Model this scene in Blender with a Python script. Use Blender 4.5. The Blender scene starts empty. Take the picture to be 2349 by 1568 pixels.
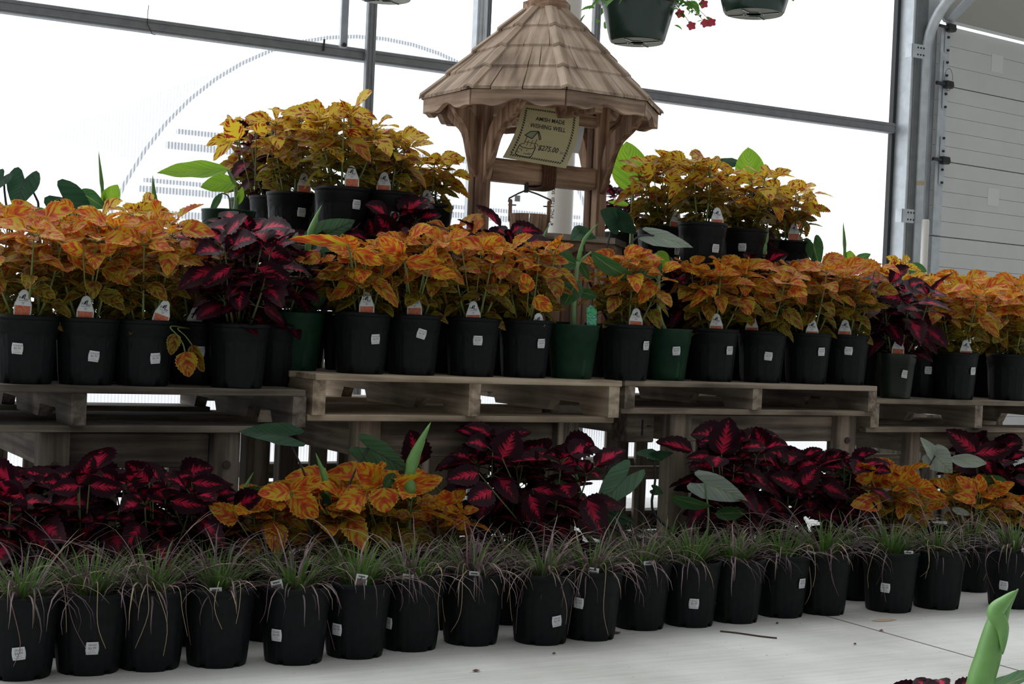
import bpy, bmesh, math, random
import numpy as np
from mathutils import Vector, Matrix
# ---------------------------------------------------------------- camera, world, exposure
S = bpy.context.scene
COL = S.collection
W, H, F = 2349., 1568., 3500.
CAM = np.array([0., 0., 0.8])
YAW = math.radians(30); PITCH = math.radians(-0.64); ROLL = math.radians(2.5)
r0 = np.array([math.cos(YAW), -math.sin(YAW), 0.])
f0 = np.array([math.sin(YAW), math.cos(YAW), 0.])
z0 = np.array([0., 0., 1.])
FW = f0*math.cos(PITCH) + z0*math.sin(PITCH)
u0 = np.cross(r0, FW)
UP = u0*math.cos(ROLL) - r0*math.sin(ROLL)
RT = r0*math.cos(ROLL) + u0*math.sin(ROLL)
cd = bpy.data.cameras.new('camera'); cam = bpy.data.objects.new('camera', cd); COL.objects.link(cam)
cd.sensor_width = 36; cd.lens = F/W*36; cd.clip_start = .05; cd.clip_end = 200
cam.matrix_world = Matrix(((RT[0], UP[0], -FW[0], CAM[0]), (RT[1], UP[1], -FW[1], CAM[1]), (RT[2], UP[2], -FW[2], CAM[2]), (0, 0, 0, 1)))
S.camera = cam
S.view_settings.view_transform = 'Standard'; S.view_settings.look = 'None'
S.view_settings.gamma = 1; S.view_settings.use_curve_mapping = False
S.view_settings.exposure = 0.0

def setup_world():
    w = bpy.data.worlds.new('sky'); S.world = w; w.use_nodes = True
    n = w.node_tree.nodes; l = w.node_tree.links; n.clear()
    out = n.new('ShaderNodeOutputWorld'); bg = n.new('ShaderNodeBackground')
    tc = n.new('ShaderNodeTexCoord'); sp = n.new('ShaderNodeSeparateXYZ')
    l.new(tc.outputs['Generated'], sp.inputs[0])
    def mr(src, a, b, c, d):
        m = n.new('ShaderNodeMapRange'); m.interpolation_type = 'SMOOTHSTEP'
        m.inputs[1].default_value = a; m.inputs[2].default_value = b; m.inputs[3].default_value = c; m.inputs[4].default_value = d
        l.new(src, m.inputs[0]); return m.outputs[0]
    up = mr(sp.outputs[2], -.05, .9, 0.0, WUP)
    yy = mr(sp.outputs[1], -.1, .62, WBACK, WFRONT)
    ad = n.new('ShaderNodeMath'); ad.operation = 'ADD'; l.new(up, ad.inputs[0]); l.new(yy, ad.inputs[1])
    bg.inputs[0].default_value = (.965, .985, 1, 1)
    l.new(ad.outputs[0], bg.inputs[1]); l.new(bg.outputs[0], out.inputs[0])
WUP, WBACK, WFRONT = 0.62, 0.13, 2.3
setup_world()
sd = bpy.data.lights.new('sun', 'SUN'); so = bpy.data.objects.new('sun', sd); COL.objects.link(so)
sd.energy = 0.5; sd.angle = math.radians(50); sd.color = (1, .98, .95)
so.rotation_euler = (math.radians(-28), math.radians(-14), 0)      # veiled overhead daylight through the greenhouse roof

# ---------------------------------------------------------------- projection helpers
def ray(px, py):
    d = FW*F + RT*(px-W/2) - UP*(py-H/2)
    return d/np.dot(d, FW)
def at_Y(px, py, Y):
    d = ray(px, py); return CAM + d*(Y/d[1])
def at_Z(px, py, Z):
    d = ray(px, py); return CAM + d*((Z-CAM[2])/d[2])
def at_D(px, py, D):
    return CAM + ray(px, py)*D
def proj(p):
    d = np.array(p)-CAM; k = np.dot(d, FW)
    return W/2+F*np.dot(d, RT)/k, H/2-F*np.dot(d, UP)/k, k
def xat(px, Y, Z):
    a, b = -3., 30.
    for _ in range(50):
        m = (a+b)/2
        if proj((m, Y, Z))[0] < px: a = m
        else: b = m
    return a

# ---------------------------------------------------------------- object helpers
def tag(o, label=None, cat=None, group=None, kind=None):
    if label: o['label'] = label
    if cat: o['category'] = cat
    if group: o['group'] = group
    if kind: o['kind'] = kind
    return o
def empty(name, loc, label, cat, group=None):
    o = bpy.data.objects.new(name, None); COL.objects.link(o); o.location = loc
    o.empty_display_size = .05
    return tag(o, label, cat, group)
def mkmesh(name, V, Fc, mats, midx=None, smooth=False, uvs=None, rnd=None):
    me = bpy.data.meshes.new(name)
    me.from_pydata([tuple(map(float, v)) for v in V], [], [tuple(int(i) for i in f) for f in Fc])
    for m in mats: me.materials.append(m)
    if midx is not None: me.polygons.foreach_set('material_index', np.array(midx, dtype=np.int32))
    if smooth: me.polygons.foreach_set('use_smooth', np.ones(len(Fc), dtype=bool))
    if uvs is not None:
        li = np.empty(len(me.loops), dtype=np.int32); me.loops.foreach_get('vertex_index', li)
        me.uv_layers.new(name='UVMap').data.foreach_set('uv', np.asarray(uvs, dtype=np.float32)[li].ravel())
        if rnd is not None:
            me.uv_layers.new(name='rnd').data.foreach_set('uv', np.asarray(rnd, dtype=np.float32)[li].ravel())
    me.update(); return me
def link(name, me, parent=None, loc=None):
    o = bpy.data.objects.new(name, me); COL.objects.link(o)
    if parent: o.parent = parent
    if loc is not None: o.location = loc
    return o
class MB:
    def __init__(s): s.V = []; s.F = []; s.M = []; s.UV = []
    def add(s, V, Fc, m=0):
        b = len(s.V); s.V += [tuple(v) for v in V]; s.F += [tuple(b+i for i in f) for f in Fc]; s.M += [m]*len(Fc); return s
    def box(s, c, sz, m=0, R=None, ch=0.0):
        c = np.array(c, float); h = np.array(sz, float)/2
        if ch <= 0:
            V = [np.array([x, y, z])*h for x in (-1, 1) for y in (-1, 1) for z in (-1, 1)]
            Fc = [(0, 1, 3, 2), (4, 6, 7, 5), (0, 4, 5, 1), (2, 3, 7, 6), (0, 2, 6, 4), (1, 5, 7, 3)]
        else:
            V = []; idx = {}
            for x in (-1, 1):
                for y in (-1, 1):
                    for z in (-1, 1):
                        for a in range(3):
                            p = np.array([x, y, z])*(h-ch); p[a] = (x, y, z)[a]*h[a]
                            idx[(x, y, z, a)] = len(V); V.append(p)
            Fc = []
            for a in range(3):
                b, c2 = [(1, 2), (2, 0), (0, 1)][a]
                for sgn in (-1, 1):
                    q = []
                    for (p1, p2) in ((-1, -1), (1, -1), (1, 1), (-1, 1)):
                        k = [0, 0, 0]; k[a] = sgn; k[b] = p1; k[c2] = p2; q.append(idx[(*k, a)])
                    Fc.append(tuple(q if sgn > 0 else q[::-1]))
                for p1 in (-1, 1):
                    for p2 in (-1, 1):
                        k1 = [0, 0, 0]; k2 = [0, 0, 0]
                        k1[a] = -1; k2[a] = 1; k1[b] = k2[b] = p1; k1[c2] = k2[c2] = p2
                        q = (idx[(*k1, b)], idx[(*k2, b)], idx[(*k2, c2)], idx[(*k1, c2)])
                        Fc.append(q if p1*p2 > 0 else q[::-1])
            for x in (-1, 1):
                for y in (-1, 1):
                    for z in (-1, 1):
                        q = tuple(idx[(x, y, z, a)] for a in range(3)); Fc.append(q if x*y*z > 0 else q[::-1])
        if R is not None: V = [R @ v for v in V]
        return s.add([v+c for v in V], Fc, m)
    def prism(s, poly, t, O, X, Y, N, m=0):
        """poly in 2D (x,y) axes X,Y at origin O, extruded +-t/2 along N"""
        O, X, Y, N = map(np.array, (O, X, Y, N)); n = len(poly)
        V = [O+X*p[0]+Y*p[1]+N*t/2 for p in poly]+[O+X*p[0]+Y*p[1]-N*t/2 for p in poly]
        Fc = [tuple(range(n)), tuple(range(2*n-1, n-1, -1))]+[(i, i+n, (i+1) % n+n, (i+1) % n) for i in range(n)]
        return s.add(V, Fc, m)
    def tube(s, pts, r, n=6, m=0, cap=True):
        pts = [np.array(p, float) for p in pts]; k = len(pts)
        rs = r if hasattr(r, '__len__') else [r]*k
        V = []; Fc = []; pu = None
        for i, p in enumerate(pts):
            t = pts[min(i+1, k-1)]-pts[max(i-1, 0)]; t = t/(np.linalg.norm(t)+1e-9)
            if pu is None:
                a = np.array([0, 0, 1.]) if abs(t[2]) < .9 else np.array([1., 0, 0])
                u = np.cross(t, a)
            else: u = pu - t*np.dot(pu, t)
            u = u/(np.linalg.norm(u)+1e-9); v = np.cross(t, u); pu = u
            for j in range(n):
                a = 2*math.pi*j/n; V.append(p+(u*math.cos(a)+v*math.sin(a))*rs[i])
        for i in range(k-1):
            for j in range(n):
                Fc.append((i*n+j, i*n+(j+1) % n, (i+1)*n+(j+1) % n, (i+1)*n+j))
        if cap: Fc += [tuple(range(n))[::-1], tuple((k-1)*n+j for j in range(n))]
        return s.add(V, Fc, m)
    def lathe(s, prof, n=32, c=(0, 0, 0), m=0, rf=None, close=False):
        V = []; Fc = []; k = len(prof)
        for i, (r, z) in enumerate(prof):
            for j in range(n):
                a = 2*math.pi*j/n; rr = r if rf is None else rf(r, z, a, i)
                V.append((c[0]+rr*math.cos(a), c[1]+rr*math.sin(a), c[2]+z))
        for i in range(k-1):
            for j in range(n): Fc.append((i*n+j, i*n+(j+1) % n, (i+1)*n+(j+1) % n, (i+1)*n+j))
        if close: Fc += [tuple(range(n))[::-1], tuple((k-1)*n+j for j in range(n))]
        return s.add(V, Fc, m)
    def mesh(s, name, mats, smooth=False):
        if not isinstance(mats, (list, tuple)): mats = [mats]
        return mkmesh(name, s.V, s.F, mats, s.M, smooth)
    def build(s, name, mats, parent=None, smooth=False, loc=None):
        return link(name, s.mesh(name, mats, smooth), parent, loc)
def struct(o): o['kind'] = 'structure'; return o
def copy_tree(o, loc=None):
    c = o.copy(); COL.objects.link(c)
    for ch in o.children:
        d = ch.copy(); COL.objects.link(d); d.parent = c
        for g in ch.children:
            e = g.copy(); COL.objects.link(e); e.parent = d
    if loc is not None: c.location = loc
    return c
_tc = {}
def text_mesh(body, size):
    k = (body, size)
    if k in _tc: return _tc[k]
    cu = bpy.data.curves.new('lettering', 'FONT'); cu.body = body; cu.size = size
    cu.align_x = 'CENTER'; cu.align_y = 'CENTER'; cu.resolution_u = 2; cu.offset = .012*size
    o = bpy.data.objects.new('lettering', cu); COL.objects.link(o)
    dg = bpy.context.evaluated_depsgraph_get(); me = o.evaluated_get(dg).to_mesh()
    V = [(v.co.x, v.co.y) for v in me.vertices]; Fc = [tuple(p.vertices) for p in me.polygons]
    o.evaluated_get(dg).to_mesh_clear(); bpy.data.objects.remove(o); bpy.data.curves.remove(cu)
    _tc[k] = (V, Fc); return _tc[k]

# ---------------------------------------------------------------- materials
def newmat(name):
    m = bpy.data.materials.new(name); m.use_nodes = True; nt = m.node_tree
    return m, nt.nodes, nt.links, nt.nodes['Principled BSDF'], nt.nodes['Material Output']
def ramp(n, stops, mode='LINEAR'):
    r = n.new('ShaderNodeValToRGB'); r.color_ramp.interpolation = mode
    e = r.color_ramp.elements
    while len(e) < len(stops): e.new(.5)
    for i, (p, c) in enumerate(stops): e[i].position = p; e[i].color = (*c, 1)
    return r
def mathn(n, l, op, a, b=None, c=None, clamp=False):
    m = n.new('ShaderNodeMath'); m.operation = op; m.use_clamp = clamp
    for i, x in enumerate((a, b, c)):
        if x is None: continue
        if isinstance(x, (int, float)): m.inputs[i].default_value = x
        else: l.new(x, m.inputs[i])
    return m.outputs[0]
def plain(name, col, rough=.5, metal=0., noise=0., ns=20., bump=0., spec=.5):
    m, n, l, b, o = newmat(name)
    b.inputs['Base Color'].default_value = (*col, 1); b.inputs['Roughness'].default_value = rough; b.inputs['Metallic'].default_value = metal
    b.inputs['Specular IOR Level'].default_value = spec
    if noise or bump:
        tc = n.new('ShaderNodeTexCoord'); t = n.new('ShaderNodeTexNoise'); t.inputs['Scale'].default_value = ns; t.inputs['Detail'].default_value = 6
        l.new(tc.outputs['Object'], t.inputs['Vector'])
        if noise:
            c = np.array(col); r = ramp(n, [(.3, tuple(c*(1-noise))), (.7, tuple(np.minimum(c*(1+noise), 1)))])
            l.new(t.outputs['Fac'], r.inputs[0]); l.new(r.outputs[0], b.inputs['Base Color'])
        if bump:
            bp = n.new('ShaderNodeBump'); bp.inputs['Strength'].default_value = bump; bp.inputs['Distance'].default_value = .002
            l.new(t.outputs['Fac'], bp.inputs['Height']); l.new(bp.outputs[0], b.inputs['Normal'])
    return m
def wood(name, axis, dark, light, scale=1.0, warm=(1, 1, 1)):
    """grain running along local axis 0/1/2"""
    m, n, l, b, o = newmat(name)
    tc = n.new('ShaderNodeTexCoord'); mp = n.new('ShaderNodeMapping')
    sc = [38*scale]*3; sc[axis] = 2.2*scale; mp.inputs['Scale'].default_value = sc
    oi = n.new('ShaderNodeObjectInfo')
    va = n.new('ShaderNodeVectorMath'); va.operation = 'SCALE'; va.inputs[0].default_value = (7, 5, 9); l.new(oi.outputs['Random'], va.inputs['Scale'])
    ad = n.new('ShaderNodeVectorMath'); ad.operation = 'ADD'; l.new(tc.outputs['Object'], ad.inputs[0]); l.new(va.outputs[0], ad.inputs[1])
    l.new(ad.outputs[0], mp.inputs[0])
    t = n.new('ShaderNodeTexNoise'); t.inputs['Scale'].default_value = 1; t.inputs['Detail'].default_value = 5; t.inputs['Distortion'].default_value = .35
    l.new(mp.outputs[0], t.inputs['Vector'])
    t2 = n.new('ShaderNodeTexNoise'); t2.inputs['Scale'].default_value = 7; t2.inputs['Detail'].default_value = 4; l.new(ad.outputs[0], t2.inputs['Vector'])
    f = mathn(n, l, 'ADD', mathn(n, l, 'MULTIPLY', t.outputs['Fac'], .7), mathn(n, l, 'MULTIPLY', t2.outputs['Fac'], .3))
    f = mathn(n, l, 'ADD', f, mathn(n, l, 'MULTIPLY', mathn(n, l, 'SUBTRACT', oi.outputs['Random'], .5), .12))
    r = ramp(n, [(.36, tuple(np.array(dark)*.55)), (.46, dark), (.62, light)])
    l.new(f, r.inputs[0]); l.new(r.outputs[0], b.inputs['Base Color']); b.inputs['Roughness'].default_value = .85
    b.inputs['Specular IOR Level'].default_value = .2
    bp = n.new('ShaderNodeBump'); bp.inputs['Strength'].default_value = .5; bp.inputs['Distance'].default_value = .002
    l.new(t.outputs['Fac'], bp.inputs['Height']); l.new(bp.outputs[0], b.inputs['Normal'])
    return m
def leafmat(name, kind):
    m, n, l, b, out = newmat(name)
    uv = n.new('ShaderNodeUVMap'); uv.uv_map = 'UVMap'; rn = n.new('ShaderNodeUVMap'); rn.uv_map = 'rnd'
    s = n.new('ShaderNodeSeparateXYZ'); l.new(uv.outputs[0], s.inputs[0])
    sr = n.new('ShaderNodeSeparateXYZ'); l.new(rn.outputs[0], sr.inputs[0])
    u = mathn(n, l, 'ABSOLUTE', mathn(n, l, 'MULTIPLY_ADD', s.outputs[0], 2., -1.)); v = s.outputs[1]
    age = sr.outputs[1]; rd = sr.outputs[0]
    vein = mathn(n, l, 'SUBTRACT', v, mathn(n, l, 'MULTIPLY', u, .42))
    def nz(a, bb, off, sc=1., det=3.):
        c = n.new('ShaderNodeCombineXYZ')
        l.new(mathn(n, l, 'MULTIPLY', vein, a), c.inputs[0]); l.new(mathn(n, l, 'MULTIPLY', s.outputs[0], bb), c.inputs[1])
        l.new(mathn(n, l, 'MULTIPLY_ADD', rd, 53., off), c.inputs[2])
        t = n.new('ShaderNodeTexNoise'); t.inputs['Scale'].default_value = sc; t.inputs['Detail'].default_value = det
        l.new(c.outputs[0], t.inputs['Vector']); return t.outputs['Fac']
    rough = .5; trans = .35; col = None
    if kind == 'orange':
        N1 = nz(7., 3.0, 0); N2 = nz(16., 5., 9.)
        f = mathn(n, l, 'ADD', mathn(n, l, 'MULTIPLY', N1, .8), mathn(n, l, 'MULTIPLY', N2, .2))
        young = ramp(n, [(.435, (.58, .42, .02)), (.465, (.64, .31, .02)), (.485, (.66, .155, .018)), (.56, (.58, .085, .02)), (.63, (.40, .04, .02))])
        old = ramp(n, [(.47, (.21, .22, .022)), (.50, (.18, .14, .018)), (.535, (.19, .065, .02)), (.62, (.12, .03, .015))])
        gold = ramp(n, [(.49, (.70, .52, .04)), (.525, (.68, .40, .03)), (.545, (.42, .05, .02)), (.62, (.26, .02, .015))])  # gold ramp paints the backlit yellow of the upper leaves
        for r in (young, old, gold): l.new(f, r.inputs[0])
        mg = n.new('ShaderNodeMix'); mg.data_type = 'RGBA'
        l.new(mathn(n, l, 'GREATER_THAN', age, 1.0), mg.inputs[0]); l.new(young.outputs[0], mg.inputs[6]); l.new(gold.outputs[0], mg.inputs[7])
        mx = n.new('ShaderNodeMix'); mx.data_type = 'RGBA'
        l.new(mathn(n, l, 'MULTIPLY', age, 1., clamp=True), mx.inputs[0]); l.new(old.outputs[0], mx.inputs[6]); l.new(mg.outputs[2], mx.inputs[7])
        rim = mathn(n, l, 'MULTIPLY', mathn(n, l, 'GREATER_THAN', u, .9), .7)
        m2 = n.new('ShaderNodeMix'); m2.data_type = 'RGBA'; l.new(rim, m2.inputs[0]); l.new(mx.outputs[2], m2.inputs[6]); m2.inputs[7].default_value = (.55, .42, .06, 1)
        col = m2.outputs[2]; trans = .42
    elif kind == 'red':
        N1 = nz(14., 1.6, 0, 1., 2.)
        g = mathn(n, l, 'ADD', mathn(n, l, 'MULTIPLY', u, 1.25), mathn(n, l, 'MULTIPLY', mathn(n, l, 'ABSOLUTE', mathn(n, l, 'SUBTRACT', v, .38)), .75))
        g = mathn(n, l, 'SUBTRACT', mathn(n, l, 'MULTIPLY_ADD', N1, 1.6, -.32), g)
        r = ramp(n, [(.0, (.020, .003, .008)), (.10, (.16, .006, .02)), (.22, (.42, .010, .04)), (.6, (.58, .025, .085))])
        l.new(g, r.inputs[0])
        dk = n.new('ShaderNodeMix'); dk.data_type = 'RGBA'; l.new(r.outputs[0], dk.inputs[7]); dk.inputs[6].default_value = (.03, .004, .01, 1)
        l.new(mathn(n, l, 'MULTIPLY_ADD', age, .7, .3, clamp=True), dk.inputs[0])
        col = dk.outputs[2]; trans = .22
    elif kind in ('canna', 'ear', 'eardark', 'pale', 'lime'):
        base = {'canna': ((.035, .10, .035), (.07, .17, .05)), 'ear': ((.05, .12, .06), (.09, .19, .10)), 'eardark': ((.02, .06, .03), (.035, .09, .045)),
                'pale': ((.30, .38, .32), (.48, .56, .48)), 'lime': ((.16, .34, .03), (.30, .50, .04))}[kind]
        N1 = nz(26., 1.0, 0, 1., 1.)
        r = ramp(n, [(.35, base[0]), (.65, base[1])]); l.new(N1, r.inputs[0])
        mid = mathn(n, l, 'LESS_THAN', u, .045)
        m2 = n.new('ShaderNodeMix'); m2.data_type = 'RGBA'; l.new(mathn(n, l, 'MULTIPLY', mid, .6), m2.inputs[0]); l.new(r.outputs[0], m2.inputs[6])
        m2.inputs[7].default_value = (.05, .04, .05, 1) if kind in ('eardark', 'ear') else (.28, .38, .12, 1)
        col = m2.outputs[2]; trans = .45 if kind in ('canna', 'lime') else .3; rough = .38
        bp = n.new('ShaderNodeBump'); bp.inputs['Strength'].default_value = .35; bp.inputs['Distance'].default_value = .003
        l.new(N1, bp.inputs['Height']); l.new(bp.outputs[0], b.inputs['Normal'])
    elif kind == 'grass':
        r = ramp(n, [(.0, (.07, .17, .02)), (.35, (.085, .15, .04)), (.5, (.085, .07, .065)), (.75, (.12, .075, .085)), (.9, (.26, .19, .20)), (1., (.36, .27, .18))])
        l.new(mathn(n, l, 'ADD', age, mathn(n, l, 'MULTIPLY', mathn(n, l, 'SUBTRACT', v, .5), .25)), r.inputs[0]); col = r.outputs[0]; trans = .25; rough = .4
    elif kind == 'basket':
        r = ramp(n, [(.3, (.05, .16, .02)), (.7, (.12, .30, .04))]); l.new(nz(5, 2, 0), r.inputs[0]); col = r.outputs[0]; trans = .45
    l.new(col, b.inputs['Base Color']); b.inputs['Roughness'].default_value = rough; b.inputs['Specular IOR Level'].default_value = .2 if kind != 'red' else .12
    tr = n.new('ShaderNodeBsdfTranslucent'); l.new(col, tr.inputs[0])
    ms = n.new('ShaderNodeMixShader'); ms.inputs[0].default_value = trans
    l.new(b.outputs[0], ms.inputs[1]); l.new(tr.outputs[0], ms.inputs[2]); l.new(ms.outputs[0], out.inputs[0])
    return m
M = {}
GD, GL = (.13, .115, .095), (.30, .265, .22)
for ax, nm in enumerate('xyz'):
    M['pal'+nm] = wood('weathered pallet wood '+nm, ax, (.17, .14, .11), (.36, .30, .23))
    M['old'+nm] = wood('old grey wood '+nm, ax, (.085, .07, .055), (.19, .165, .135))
    M['new'+nm] = wood('pale pallet wood '+nm, ax, (.30, .235, .165), (.52, .43, .32))
    M['ced'+nm] = wood('cedar '+nm, ax, (.24, .145, .095), (.50, .335, .23), 1.3)
M['roofwood'] = wood('weathered cedar shingle', 1, (.30, .22, .16), (.50, .39, .30), .8)
M['cedfx'] = wood('weathered cedar board', 0, (.28, .195, .14), (.52, .38, .28), 1.0)
M['blackpot'] = plain('black nursery plastic', (.007, .008, .009), .5, noise=.25, ns=60, bump=.12, spec=.14)
M['greenpot'] = plain('green nursery plastic', (.010, .038, .020), .45, noise=.2, ns=40, spec=.15)
M['basketpot'] = plain('dark green glossy plastic', (.006, .028, .022), .22)
M['basketbase'] = plain('chalky basket underside', (.30, .33, .30), .7, noise=.2)
M['soil'] = plain('potting soil', (.018, .012, .008), 1, noise=.5, ns=120, bump=1.)
M['label'] = plain('white label plastic', (.62, .65, .66), .5)
M['tagedge'] = plain('pale green tag plastic', (.42, .50, .42), .5)
M['ink'] = plain('black print', (.02, .02, .025), .6)
M['greyink'] = plain('grey print', (.25, .25, .26), .6)
M['stem'] = plain('green stem', (.16, .20, .05), .55)
M['redstem'] = plain('olive stem', (.10, .11, .04), .55)
M['petiole'] = plain('dark purple petiole', (.025, .02, .025), .45)
M['stalk'] = plain('fleshy green stalk', (.16, .26, .10), .45, noise=.2, ns=15)
M['roll'] = plain('rolled young leaf', (.12, .27, .07), .42, noise=.3, ns=12)
M['galv'] = plain('galvanised steel', (.42, .45, .48), .42, .6, noise=.18, ns=9)
M['galvl'] = plain('spangled zinc', (.55, .59, .62), .45, .25, noise=.14, ns=16)
M['alu'] = plain('grey aluminium', (.25, .26, .27), .5, .4, noise=.1, ns=30)
M['darksteel'] = plain('dark steel', (.045, .045, .045), .5, .5)
M['rust'] = plain('rusty bolt', (.06, .04, .035), .7, .3)
M['pvc'] = plain('white pvc', (.70, .67, .62), .4)
M['rope'] = plain('brown rope', (.11, .05, .025), .9, noise=.4, ns=150, bump=1.)
M['twine'] = plain('grey twine', (.10, .085, .07), .9)
M['door'] = plain('white door panel', (.60, .61, .60), .55, noise=.03, ns=6)
M['doorpatch'] = plain('pale door patch', (.68, .685, .67), .5)
M['trimwhite'] = plain('white trim', (.60, .58, .52), .5)
M['paper'] = plain('yellow paper', (.62, .56, .32), .7, noise=.06, ns=12)
M['plasticsheet'] = plain('clear plastic sleeve', (.60, .60, .60), .25)
M['picgreen'] = plain('printed green', (.30, .36, .22), .7)
M['petal'] = plain('coral red petal', (.60, .06, .10), .6)
M['concrete_out'] = plain('pale gravel', (.62, .62, .62), .95)
def film():
    m, n, l, b, o = newmat('greenhouse film'); t = n.new('ShaderNodeBsdfTranslucent'); t.inputs[0].default_value = (.93, .95, 1, 1)
    g = n.new('ShaderNodeBsdfDiffuse'); g.inputs[0].default_value = (.8, .82, .86, 1)
    x = n.new('ShaderNodeMixShader'); x.inputs[0].default_value = .25; l.new(t.outputs[0], x.inputs[1]); l.new(g.outputs[0], x.inputs[2]); tt = n.new('ShaderNodeBsdfTransparent'); y = n.new('ShaderNodeMixShader'); y.inputs[0].default_value = .27; l.new(x.outputs[0], y.inputs[1]); l.new(tt.outputs[0], y.inputs[2]); l.new(y.outputs[0], o.inputs[0]); return m
M['white_plastic'] = film()
M['ghostgrey'] = plain('hoop frame grey', (.72, .75, .80), .6)
M['dryblade'] = plain('dry straw blade', (.42, .33, .20), .7)
for k in ('orange', 'red', 'canna', 'ear', 'eardark', 'pale', 'lime', 'grass', 'basket'): M['L'+k] = leafmat(k+' leaf', k)
def picmat(name, stops, sc):
    m, n, l, b, o = newmat(name); tc = n.new('ShaderNodeTexCoord'); t = n.new('ShaderNodeTexNoise'); t.inputs['Scale'].default_value = sc; t.inputs['Distortion'].default_value = 2
    l.new(tc.outputs['Object'], t.inputs['Vector']); r = ramp(n, stops); l.new(t.outputs['Fac'], r.inputs[0]); l.new(r.outputs[0], b.inputs['Base Color']); b.inputs['Roughness'].default_value = .5
    return m
M['picture'] = picmat('printed coleus picture', [(.35, (.42, .05, .04)), (.5, (.50, .10, .05)), (.58, (.55, .26, .10)), (.66, (.45, .09, .05))], 170)
M['picdark'] = picmat('printed grass picture', [(.35, (.03, .03, .03)), (.5, (.12, .10, .10)), (.65, (.25, .12, .12))], 200)
M['picblue'] = picmat('printed canna picture', [(.35, (.02, .12, .10)), (.48, (.03, .32, .10)), (.56, (.05, .40, .12)), (.68, (.20, .30, .65))], 90)
def floor_mat():
    m, n, l, b, o = newmat('brushed concrete'); tc = n.new('ShaderNodeTexCoord')
    t1 = n.new('ShaderNodeTexNoise'); t1.inputs['Scale'].default_value = 2.2; t1.inputs['Detail'].default_value = 8; l.new(tc.outputs['Object'], t1.inputs['Vector'])
    mp = n.new('ShaderNodeMapping'); mp.inputs['Scale'].default_value = (3, 60, 1); mp.inputs['Rotation'].default_value = (0, 0, .35); l.new(tc.outputs['Object'], mp.inputs[0])
    t2 = n.new('ShaderNodeTexNoise'); t2.inputs['Scale'].default_value = 1; t2.inputs['Detail'].default_value = 5; l.new(mp.outputs[0], t2.inputs['Vector'])
    t3 = n.new('ShaderNodeTexNoise'); t3.inputs['Scale'].default_value = 60; t3.inputs['Detail'].default_value = 3; l.new(tc.outputs['Object'], t3.inputs['Vector'])
    f = mathn(n, l, 'ADD', mathn(n, l, 'MULTIPLY', t1.outputs['Fac'], .75), mathn(n, l, 'MULTIPLY', t2.outputs['Fac'], .25))
    r = ramp(n, [(.34, (.38, .38, .355)), (.5, (.50, .50, .475)), (.64, (.60, .605, .58))]); l.new(f, r.inputs[0])
    sp = ramp(n, [(.70, (1, 1, 1)), (.76, (.35, .3, .25))]); l.new(t3.outputs['Fac'], sp.inputs[0])
    mx = n.new('ShaderNodeMix'); mx.data_type = 'RGBA'; mx.blend_type = 'MULTIPLY'; mx.inputs[0].default_value = 1
    l.new(r.outputs[0], mx.inputs[6]); l.new(sp.outputs[0], mx.inputs[7]); l.new(mx.outputs[2], b.inputs['Base Color'])
    b.inputs['Roughness'].default_value = .8
    bp = n.new('ShaderNodeBump'); bp.inputs['Strength'].default_value = .25; bp.inputs['Distance'].default_value = .002; l.new(t2.outputs['Fac'], bp.inputs['Height']); l.new(bp.outputs[0], b.inputs['Normal'])
    return m
M['floor'] = floor_mat()
def poly_mat():
    m, n, l, b, out = newmat('twin wall polycarbonate'); tc = n.new('ShaderNodeTexCoord')
    sp = n.new('ShaderNodeSeparateXYZ'); l.new(tc.outputs['Object'], sp.inputs[0])
    w = mathn(n, l, 'SINE', mathn(n, l, 'MULTIPLY', sp.outputs[0], 2*math.pi/.0135))
    f = mathn(n, l, 'MULTIPLY_ADD', w, .28, .72, clamp=True)
    t = n.new('ShaderNodeBsdfTransparent'); t.inputs[0].default_value = (.93, .95, .97, 1)
    d = n.new('ShaderNodeBsdfTranslucent'); d.inputs[0].default_value = (.92, .93, .95, 1)
    g = n.new('ShaderNodeBsdfDiffuse'); g.inputs[0].default_value = (.8, .82, .85, 1)
    a = n.new('ShaderNodeMixShader'); a.inputs[0].default_value = .15; l.new(d.outputs[0], a.inputs[1]); l.new(g.outputs[0], a.inputs[2])
    x = n.new('ShaderNodeMixShader'); l.new(f, x.inputs[0]); l.new(a.outputs[0], x.inputs[1]); l.new(t.outputs[0], x.inputs[2]); l.new(x.outputs[0], out.inputs[0])
    return m
M['poly'] = poly_mat()

# ---------------------------------------------------------------- setting
WY = 6.0
b = MB(); b.add([(-6, -7, 0), (14, -7, 0), (14, WY+.03, 0), (-6, WY+.03, 0)], [(0, 1, 2, 3)]); fl = struct(b.build('floor', M['floor']))
j0, j1 = at_Z(1897, 1413, 0), at_Z(2336, 1537, 0)
jd = (j1-j0)/np.linalg.norm(j1-j0); jn = np.array([-jd[1], jd[0], 0])*.0022
b = MB(); A, B = j0-jd*1.0, j1+jd*4; up_ = np.array([0, 0, .0008])
b.add([A-jn+up_, B-jn+up_, B+jn+up_, A+jn+up_], [(0, 1, 2, 3)]); jo = b.build('control_joint', plain('dark floor joint', (.12, .11, .10), .95), fl)  # flat dark strip in place of the joint groove
b = MB(); b.add([(-12, WY+.2, -.05), (26, WY+.2, -.05), (26, 40, -.05), (-12, 40, -.05)], [(0, 1, 2, 3)]); struct(b.build('ground_outside', M['concrete_out']))
WX1 = at_Y(2062, 300, WY)[0]
b = MB(); b.add([(-5, WY, 0), (WX1, WY, 0), (WX1, WY, 4.2), (-5, WY, 4.2)], [(0, 1, 2, 3)])
wl = struct(b.build('wall_back', M['poly']))
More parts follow.
